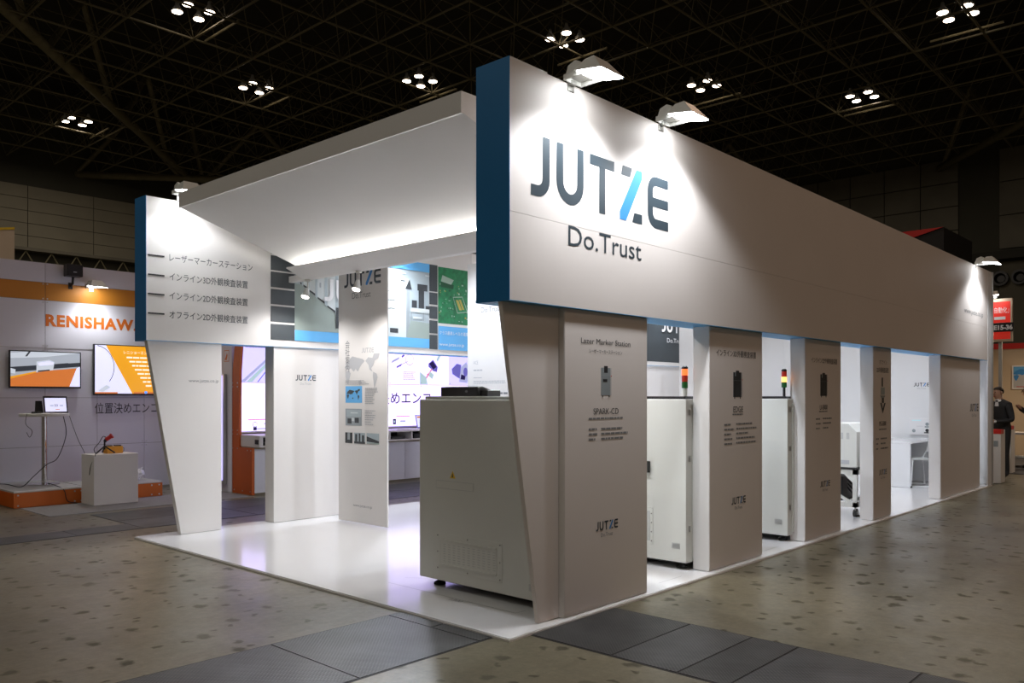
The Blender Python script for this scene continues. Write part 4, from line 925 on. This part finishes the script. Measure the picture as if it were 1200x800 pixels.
# lit counter unit
cu = thing('display_counter', 'neighbour display counter with orange end upright and shelf slots', 'counter', (5.5, 8.2, 0))
for k in range(8): B(2.87 + k * .99, 2.87 + k * .99 + .985, 7.96, 8.0, .03, .70).build('front_board', 'rwall_violet_cast', cu)
for k in range(8): B(2.88 + k * .99, 2.88 + k * .99 + .985, 7.80, 8.50, .885, .91).build('counter_top', 'white_panel', cu)
for k in range(8):
    x = 2.90 + k * .99
    MB().box(x, x + .985, 7.82, 8.45, .73, .755).box(x, x + .03, 7.82, 8.45, .755, .885).box(x + .49, x + .52, 7.82, 8.45, .755, .885).build('shelf_unit', 'white_panel', cu)
    B(x + .03, x + .98, 8.2, 8.22, .755, .885).build('shelf_back', 'black_matt', cu)
    for dx in (.10, .58): B(x + dx, x + dx + .30, 7.86, 8.1, .757, .80 + .04 * (k % 2)).build('shelf_box', 'black_plastic' if (k + int(dx * 10)) % 3 else 'photo_wall', cu)
B(2.86, 2.88, 7.80, 8.36, .735, .91).build('counter_end', 'white_panel', cu); B(2.853, 2.862, 7.83, 7.93, .78, .85).build('socket_plate', 'black_plastic', cu)
# orange upright, curling forward at the top
prof = [(8.58, 0), (7.97, 0), (7.97, .72), (8.36, .72)] + [(8.36, 1.5), (8.35, 1.9), (8.30, 2.3), (8.2, 2.65), (8.05, 2.95), (7.85, 3.2), (7.9, 3.32), (8.15, 3.15), (8.35, 2.8), (8.47, 2.4), (8.55, 1.95), (8.58, 1.5)]
up = MB().prism([(2.83, y, z) for y, z in prof], (.045, 0, 0)).build('orange_upright', 'orange_dark', cu)
for y, z in ((8.55, 1.72), (8.40, 1.72), (8.55, 1.66), (8.40, 1.66), (8.55, .98), (8.40, .98), (8.55, .92), (8.40, .92), (8.55, .70), (8.40, .70), (8.1, .68), (8.0, .68), (8.02, .05), (8.5, .05), (8.25, .05)):
    MB().tube([(2.83, y, z), (2.824, y, z)], .010, 8).build('panel_bolt', 'steel', up)
lb = thing('light_box', 'backlit violet white wall of instrument pictures above the counter', 'light box', (5.5, 8.5, .93))
B(2.88, 10.9, 8.53, 8.58, .93, 2.45).build('frame', 'steel', lb)
fk = FY(8.50)
xs_ = [2.885 + .7545 * k for k in range(11)]
for i in range(10):
    for z0, z1, m_ in ((.955, 1.725, 'lightbox'), (1.735, 2.42, 'lightbox_pale' if i % 3 == 0 else 'lightbox')):
        pn = B(xs_[i] + .006, xs_[i + 1] - .006, 8.50, 8.53, z0, z1).build('light_panel', m_, lb)
    for z in (1.70, 1.76):
        MB().tube([(xs_[i] + .03, 8.50, z), (xs_[i] + .03, 8.494, z)], .010, 8).build('panel_bolt', 'steel', lb)
text('位置決めエンコーダの最先端', fk, 5.16, 1.385, .21, 'lb_ink', lb, w=3.35, bold=.002)
pics = []
def flush():
    if pics: prints('picture_print', fk, list(pics), lb, off=.003, step=.0001); pics.clear()
x = xs_[4]
pics += [('lb_grey', [(x + .06, 2.12), (x + .24, 2.20), (x + .26, 2.25), (x + .08, 2.17)]), ('lb_violet', [(x + .18, 2.03), (x + .30, 2.08), (x + .31, 2.12), (x + .19, 2.07)]), ('lb_violet', [(x + .30, 2.26), (x + .36, 2.30), (x + .38, 2.27), (x + .32, 2.23)])]
pics += [('lb_grey', [(x + (.50 + a * .5), 2.20 + b_ * .5) for a, b_ in q]) for q in ribbon(arc(0, 0, .2, 0, 330, 14), .025)] + [('lb_grey', [(x + .31, 2.10), (x + .46, 2.16), (x + .46, 2.175), (x + .31, 2.115)])]
pics += greek('lb_grey', x + .34, 1.96, .33, .014, 6, .028, .3, 4)
flush(); x = xs_[5]
pics += [('lb_violet', [(x + .22, 2.14), (x + .34, 2.22), (x + .46, 2.08), (x + .44, 1.98), (x + .34, 2.0), (x + .22, 2.08)]), ('lb_ink', [(x + .24, 2.14), (x + .33, 2.19), (x + .43, 2.08), (x + .34, 2.03)]), ('lb_red', [(x + .12, 1.84), (x + .30, 2.05), (x + .32, 2.03), (x + .15, 1.82)]), ('lb_green', [(x + .0, 1.74), (x + .2, 1.74), (x + .16, 1.88), (x + .0, 1.98)]), ('lb_green', [(x + .22, 1.90), (x + .32, 1.84), (x + .36, 1.93), (x + .26, 1.99)]), ('lb_green', [(x + .42, 2.22), (x + .50, 2.34), (x + .54, 2.30), (x + .46, 2.18)]), ('lb_red', ell(x + .20, 1.93, .02, .02))]
flush(); x = xs_[6]
pics += [('lb_violet', [(x + .08, 2.05), (x + .22, 2.16), (x + .34, 2.14), (x + .30, 1.86), (x + .10, 1.95)]), ('lb_grey', [(x + .28, 1.80), (x + .5, 1.78), (x + .6, 2.0), (x + .48, 2.2), (x + .34, 2.1)]), ('lb_ink', [(x + .32, 1.85), (x + .44, 1.84), (x + .46, 1.92), (x + .34, 1.95)]), ('lb_violet', ell(x + .46, 2.0, .06, .09))] + greek('lb_grey', x + .08, 2.33, .3, .014, 2, .028, .3, 5)
flush(); x = xs_[0]
pics += [('lb_grey', [(x + .05, 1.74), (x + .12, 1.74), (x + .54, 2.1), (x + .54, 2.15)]), ('lb_green', [(x + .15, 1.74), (x + .25, 1.74), (x + .58, 2.06), (x + .55, 2.1)]), ('lb_violet', [(x + .34, 1.74), (x + .36, 1.74), (x + .62, 2.05), (x + .60, 2.05)]), ('lb_grey', [(x + .52, 2.02), (x + .74, 1.98), (x + .74, 2.14), (x + .56, 2.18)])] + greek('lb_violet', x + .13, 2.36, .5, .012, 3, .035, .3, 6)
flush()
# product rows
for x, w in ((xs_[0], .42), (xs_[4] + .0, .32)):
    pics += [('lb_red', A(x + .18, 1.13, x + .18 + w, 1.145))]
pics += [('lb_ink', A(xs_[4] + .10, .99, xs_[4] + .17, 1.09)), ('lb_green', A(xs_[4] + .12, 1.02, xs_[4] + .15, 1.06)), ('lb_grey', A(xs_[4] + .27, 1.03, xs_[4] + .40, 1.06)), ('lb_ink', A(xs_[0] + .62, 1.05, xs_[0] + .67, 1.11)), ('lb_grey', A(xs_[0] + .46, 1.055, xs_[0] + .62, 1.08)), ('lb_ink', A(xs_[0] + .27, .965, xs_[0] + .33, 1.03)), ('lb_grey', A(xs_[0] + .33, .98, xs_[0] + .55, 1.0))]
pics += [('lb_grey', [(xs_[0] + .30 + a, 1.06 + b_) for a, b_ in q]) for q in ribbon(arc(0, 0, .04, 0, 330, 10), .012)] + [('lb_violet', [(xs_[0] + .62 + a, .995 + b_) for a, b_ in q]) for q in ribbon(arc(0, 0, .04, 0, 330, 10), .012)]
flush(); [o for o in bpy.data.objects if o.name.startswith('picture_print')][-1]['kind'] = 'stuff'
lp = thing('laptop', 'open laptop with a page on screen on the neighbour counter', 'laptop', (6.55, 8.2, .91))
B(6.40, 6.72, 8.05, 8.27, .91, .925).build('keyboard_base', 'photo_grey', lp, bev=.003, seg=1)
MB().prism([(6.40, 8.27, .925), (6.72, 8.27, .925), (6.72, 8.33, 1.16), (6.40, 8.33, 1.16)], (0, .01, 0)).build('lid', 'lb_violet', lp)
prints('screen_picture', F((0, 8.268, .925), (1, 0, 0), Vector((0, .06, .235)).normalized()), [('scr_white', A(6.415, .012, 6.705, .23)), ('scr_orange', A(6.43, .185, 6.69, .215)), ('scr_silver', A(6.45, .13, 6.66, .14)), ('scr_silver', A(6.45, .10, 6.66, .11)), ('scr_silver', A(6.45, .07, 6.66, .08))], lp)
kb = tag(B(5.7, 6.15, 8.0, 8.2, .911, .93).build('keyboard', 'paper', bev=.004), 'flat white keyboard lying on the neighbour counter', 'keyboard')

# far left cream sign behind the orange booth
cs = thing('hanging_sign', 'cream board with yellow edge rising behind the orange booth wall', 'sign', (.2, 16, 3))
def cam_ray(px, py, y=None, x=None):
    d = fwd + rgt * ((px - 600) / 964) + Vector((0, 0, (464 - py) / 964)); k = (y - CAM.y) / d.y if y is not None else (x - CAM.x) / d.x; return CAM + d * k
a = cam_ray(17, 305, y=16)
MB().prism([(a.x, 16, 3.0), (a.x, 16, 5.02), (a.x - 2.6, 16, 4.55), (a.x - 2.6, 16, 3.0)], (0, .15, 0)).build('board', 'cream_wall', cs)
MB().prism([(a.x, 15.99, 5.02), (a.x - 2.6, 15.99, 4.55), (a.x - 2.6, 15.99, 4.60), (a.x, 15.99, 5.07)], (0, .17, 0)).build('edge_strip', 'yellow', cs)
prints('sign_print', FY(16), [('ink_light', A(a.x - 1.6, 4.1, a.x - .1, 4.3)), ('ink_light', A(a.x - 1.6, 3.5, a.x - .1, 3.7))], cs)
MB().box(a.x - .1, a.x - .02, 16.02, 16.12, 0, 3.0).box(a.x - 2.6, a.x - 2.52, 16.02, 16.12, 0, 3.0).build('support_post', 'steel', cs)

# ================================================================== booths beyond the right end
rb = thing('partition_wall', 'cream booth wall with red top rail beyond the long sign', 'wall panel', (20, 1, 0))
for k in range(7): B(20.0, 20.05, -3.4 + k * .99, -3.4 + k * .99 + .98, 0, 2.70).build('wall_board', 'cream_wall', rb)
for k in range(8): B(19.985, 20.0, -3.415 + k * .99, -3.385 + k * .99, 0, 2.72).build('wall_post', 'machine_shade', rb)
B(19.97, 20.06, -3.4, 3.53, 2.70, 2.84).build('top_rail', 'red', rb)
rb2 = thing('partition_wall', 'cream side wall of the booth behind the standing man', 'wall panel', (18, 1.6, 0))
for k in range(4): B(16.04 + k * .99, 16.04 + k * .99 + .98, 1.75, 1.80, 0, 2.7).build('wall_board', 'cream_wall', rb2)
B(16.04, 20, 1.74, 1.81, 2.70, 2.78).build('top_rail', 'machine_shade', rb2)
cp = tag(B(14.6, 20.0, -3.4, 1.75, .0, .008).build('carpet', 'carpet'), 'dark grey carpet of the cream walled booth', 'carpet')
po = thing('poster', 'pale poster with blue world map on the cream wall', 'poster', (19.9, .95, 1.7))
B(19.955, 19.985, .45, 1.30, 1.69, 2.28).build('board', 'paper', po)
prints('poster_print', FX(19.955), [('map_grey', A(-1.27, 1.72, -.48, 2.25)), ('sky_blue', A(-1.27, 2.05, -.48, 2.25))] + wmap('logo_blue', -1.26, 1.85, .75, .36) + [('red', A(-1.2, 1.74, -.6, 1.755))], po)
sn = thing('booth_sign', 'red lightbox sign with white Japanese title and cream border', 'sign', (15, .5, 2.6))
B(15.0, 15.06, .30, .95, 2.60, 3.46).build('sign_case', 'cream_wall', sn, bev=.005, seg=1)
fg = FX(15.0)
prints('sign_face', fg, [('red_sign', A(-.92, 2.65, -.335, 3.40)), ('paper', A(-.62, 3.04, -.42, 3.10)), ('paper', A(-.62, 2.92, -.42, 2.98))], sn)
text('「自動化」', fg, -.66, 3.18, .11, 'paper', sn, w=.30, off=.004)
MB().box(15.07, 15.13, .5, .56, .009, 2.7).build('sign_post', 'machine_shade', sn)
nt_ = thing('booth_number_sign', 'black plate reading E15-36 in white, in front of the red sign', 'sign', (14.9, .45, 2.8))
B(14.90, 14.915, .26, .62, 2.79, 2.97).build('plate', 'black_plastic', nt_)
text('E15-36', FX(14.90), -.605, 2.835, .09, 'paper', nt_, w=.33, bold=.006); MB().tube([(14.915, .50, 2.88), (15.0, .50, 2.88)], .008, 6).build('bracket', 'steel', nt_)
o = dup(fl0, (15.0, .60, 3.52), 270, 'small lit lamp above the red sign', 'booth floodlights')
for c_ in list(o.children):
    if c_.type == 'LIGHT': bpy.data.objects.remove(c_)
o.scale = (.6, .6, .6)
for loc, lab in (((12.42, .0, 0), 'white kiosk with red top beside the booth end, nearer'), ((14.7, .30, 0), 'white kiosk with red top behind the standing man')):
    x, y, _ = loc; t = thing('kiosk', lab, 'kiosk', loc, 'white kiosks with red tops')
    B(x, x + .32, y - .04, y + .30, .009, .93).build('kiosk_body', 'white_panel', t, bev=.006); B(x - .004, x + .2, y - .045, y + .1, .86, .935).build('red_cap', 'red', t)
    B(x - .003, x, y, y + .08, .64, .74).build('grille', 'photo_grey', t)
tbl = thing('side_table', 'white topped table with chrome frame in the cream booth', 'table', (16.6, .55, 0))
B(16.3, 17.0, .25, .85, .70, .74).build('table_top', 'white_gloss', tbl, bev=.004, seg=1)
for x in (16.35, 16.95):
    for y in (.30, .80): MB().tube([(x, y, .01), (x, y, .70)], .018, 8).build('leg', 'chrome', tbl)
B(16.35, 16.95, .30, .80, .20, .22).build('lower_shelf', 'photo_grey', tbl)
# lamps of the cream booth
arealight('cream_booth_light', (17.6, -.6, 2.9), 60, .5, (1, .82, .6))

# big black and red structure far away
a = cam_ray(1062, 272, x=30); b_ = cam_ray(1106, 266, x=30)
bs = thing('hanging_sign', 'black overhead booth box with dark red top face far behind the sign', 'sign', (30, b_.y, 4))
MB().box(30, 34, b_.y, b_.y + 4.5, 4.4, b_.z).build('box_body', 'black_matt', bs)
MB().prism([(29.98, b_.y, b_.z), (29.98, b_.y + 4.5, b_.z), (29.98, b_.y + 4.5, b_.z - .9), (29.98, b_.y + 2.6, b_.z - .65)], (-.05, 0, 0)).build('red_face', 'red', bs)
for dx in (.2, 3.7):
    for dy in (.2, 4.2): B(30 + dx, 30.15 + dx, b_.y + dy, b_.y + dy + .15, 0, 4.4).build('support_post', 'black_matt', bs)

# ---- people
def person(label, loc, rz, scale=1.0, lean=.10, arms='read'):
    V = {}; E = []
    def v(n, co, r, par=None):
        V[n] = (len(V), co, r)
        if par: E.append((V[par][0], V[n][0]))
    # local: facing -y
    v('pelvis', (0, .02, .95), (.165, .12)); v('waist', (0, .03, 1.10), (.150, .115), 'pelvis'); v('chest', (0, .01, 1.30), (.175, .125), 'waist'); v('upper', (0, -.01, 1.44), (.13, .10), 'chest')
    v('neck', (0, -.035, 1.52), (.055, .058), 'upper'); v('jaw', (0, -.075, 1.58), (.066, .075), 'neck'); v('skull', (0, -.075, 1.66), (.076, .095), 'jaw'); v('crown', (0, -.062, 1.715), (.06, .078), 'skull')
    for s, nm in ((-1, 'r'), (1, 'l')):
        v('sh' + nm, (s * .17, .0, 1.42), (.075, .075), 'upper')
        if arms == 'read':
            v('el' + nm, (s * .245, .02, 1.13), (.056, .056), 'sh' + nm); v('wr' + nm, (s * .10, -.22, 1.10), (.036, .036), 'el' + nm); v('ha' + nm, (s * .06, -.30, 1.12), (.030, .026), 'wr' + nm)
            for k in range(4): v('f%d%s' % (k, nm), (s * (.045 + .012 * k), -.365 + .006 * k, 1.15 - .018 * k), (.0095, .0095), 'ha' + nm); v('g%d%s' % (k, nm), (s * (.015 + .012 * k), -.385 + .006 * k, 1.165 - .018 * k), (.008, .008), 'f%d%s' % (k, nm))
            v('t' + nm, (s * .02, -.33, 1.17), (.011, .011), 'ha' + nm)
        else:
            v('el' + nm, (s * .25, .04, 1.14), (.056, .056), 'sh' + nm); v('wr' + nm, (s * .13, -.17, 1.26), (.036, .036), 'el' + nm); v('ha' + nm, (s * .08, -.22, 1.32), (.030, .026), 'wr' + nm)
            for k in range(4): v('f%d%s' % (k, nm), (s * (.05 + .012 * k), -.27, 1.37 - .018 * k), (.0095, .0095), 'ha' + nm)
            v('t' + nm, (s * .05, -.24, 1.37), (.011, .011), 'ha' + nm)
        v('hip' + nm, (s * .095, .02, .88), (.10, .105), 'pelvis'); v('kn' + nm, (s * .10, .0, .50), (.068, .072), 'hip' + nm); v('an' + nm, (s * .105, .03, .10), (.052, .055), 'kn' + nm)
        v('toe' + nm, (s * .12, -.15, .045), (.045, .04), 'an' + nm)
    me = bpy.data.meshes.new('person_body'); names = list(V); me.from_pydata([V[n][1] for n in names], E, [])
    ob = bpy.data.objects.new('person_body', me); COL.objects.link(ob)
    sk = ob.modifiers.new('skin', 'SKIN'); sk.use_smooth_shade = True
    for i, n in enumerate(names): me.skin_vertices[0].data[i].radius = V[n][2]; me.skin_vertices[0].data[i].use_root = (n == 'pelvis')
    ob.modifiers.new('sub', 'SUBSURF').levels = 2
    em = bpy.data.meshes.new_from_object(ob.evaluated_get(bpy.context.evaluated_depsgraph_get())); bpy.data.objects.remove(ob)
    em.materials.clear()
    for m_ in ('suit', 'skin', 'shirt', 'shoe'): em.materials.append(MATS[m_])
    hz = 1.09 if arms == 'read' else 1.29
    for p in em.polygons:
        c = p.center; i = 0
        if c.z > 1.525: i = 1
        elif c.z > 1.49 and abs(c.x) < .065: i = 2
        elif 1.36 < c.z <= 1.47 and c.y < -.09 and abs(c.x) < .03 * (c.z - 1.20) / .25: i = 2
        elif c.z < .085: i = 3
        elif arms == 'read' and c.y < -.265: i = 1
        elif arms == 'read' and c.y < -.235: i = 2
        elif arms != 'read' and c.y < -.205: i = 1
        p.material_index = i; p.use_smooth = True
    t = thing('person', label, 'person', (0, 0, 0))
    b0 = bpy.data.objects.new('body', em); COL.objects.link(b0); b0.parent = t
    # face details and hair
    MB().add([(-.012, -.165, 1.612), (.012, -.165, 1.612), (0, -.192, 1.615), (-.007, -.168, 1.66), (.007, -.168, 1.66)], [(0, 1, 2), (0, 2, 3), (1, 4, 2), (3, 2, 4), (0, 3, 4, 1)]).build('nose', 'skin', t, smooth=True)
    for s in (-1, 1):
        MB().lathe([(.004, -.008), (.010, 0), (.004, .008)], (s * .030, -.158, 1.660), 10).build('eye', 'ink', t); MB().tube([(s * .078, -.065, 1.615), (s * .086, -.055, 1.645), (s * .082, -.06, 1.675)], [.010, .014, .008], 8).build('ear', 'skin', t, smooth=True)
    MB().tube([(-.024, -.152, 1.578), (0, -.162, 1.576), (.024, -.152, 1.578)], .005, 6).build('mouth', 'red', t)
    bm = bmesh.new(); bmesh.ops.create_uvsphere(bm, u_segments=20, v_segments=12, radius=1)
    for v_ in list(bm.verts):
        if (v_.co.z < .02 and v_.co.y < .25) or (v_.co.z < .5 and v_.co.y < -.35) or v_.co.z < -.55: bm.verts.remove(v_)
    for v_ in bm.verts: v_.co = Vector((v_.co.x * .087, v_.co.y * .108 - .058, v_.co.z * .088 + 1.678))
    hm = bpy.data.meshes.new('hair'); bm.to_mesh(hm); bm.free(); hm.materials.append(MATS['hair'])
    for p in hm.polygons: p.use_smooth = True
    h = bpy.data.objects.new('hair', hm); COL.objects.link(h); h.parent = t
    place(t, loc, rz); t.scale = (scale,) * 3
    return t
# first man faces image left: direction (-.677,.736)
pm = person('man in a dark suit and white collar standing with head bowed', (13.42, .17, 0), math.degrees(math.atan2(.736, -.677)) + 90 + 15, .955)
ps = thing('paper_sheet', 'sheet of paper held by the man in the dark suit', 'paper', (0, 0, 0))
B(-.10, .10, -.43, -.30, 1.118, 1.120).build('sheet', 'paper', ps); ps.location = pm.location; ps.rotation_euler = pm.rotation_euler; ps.scale = pm.scale
person('man in a black suit cut off by the right edge of the view', (16.0, .16, 0), math.degrees(math.atan2(.736, -.677)) + 90 - 20, .98, arms='up')
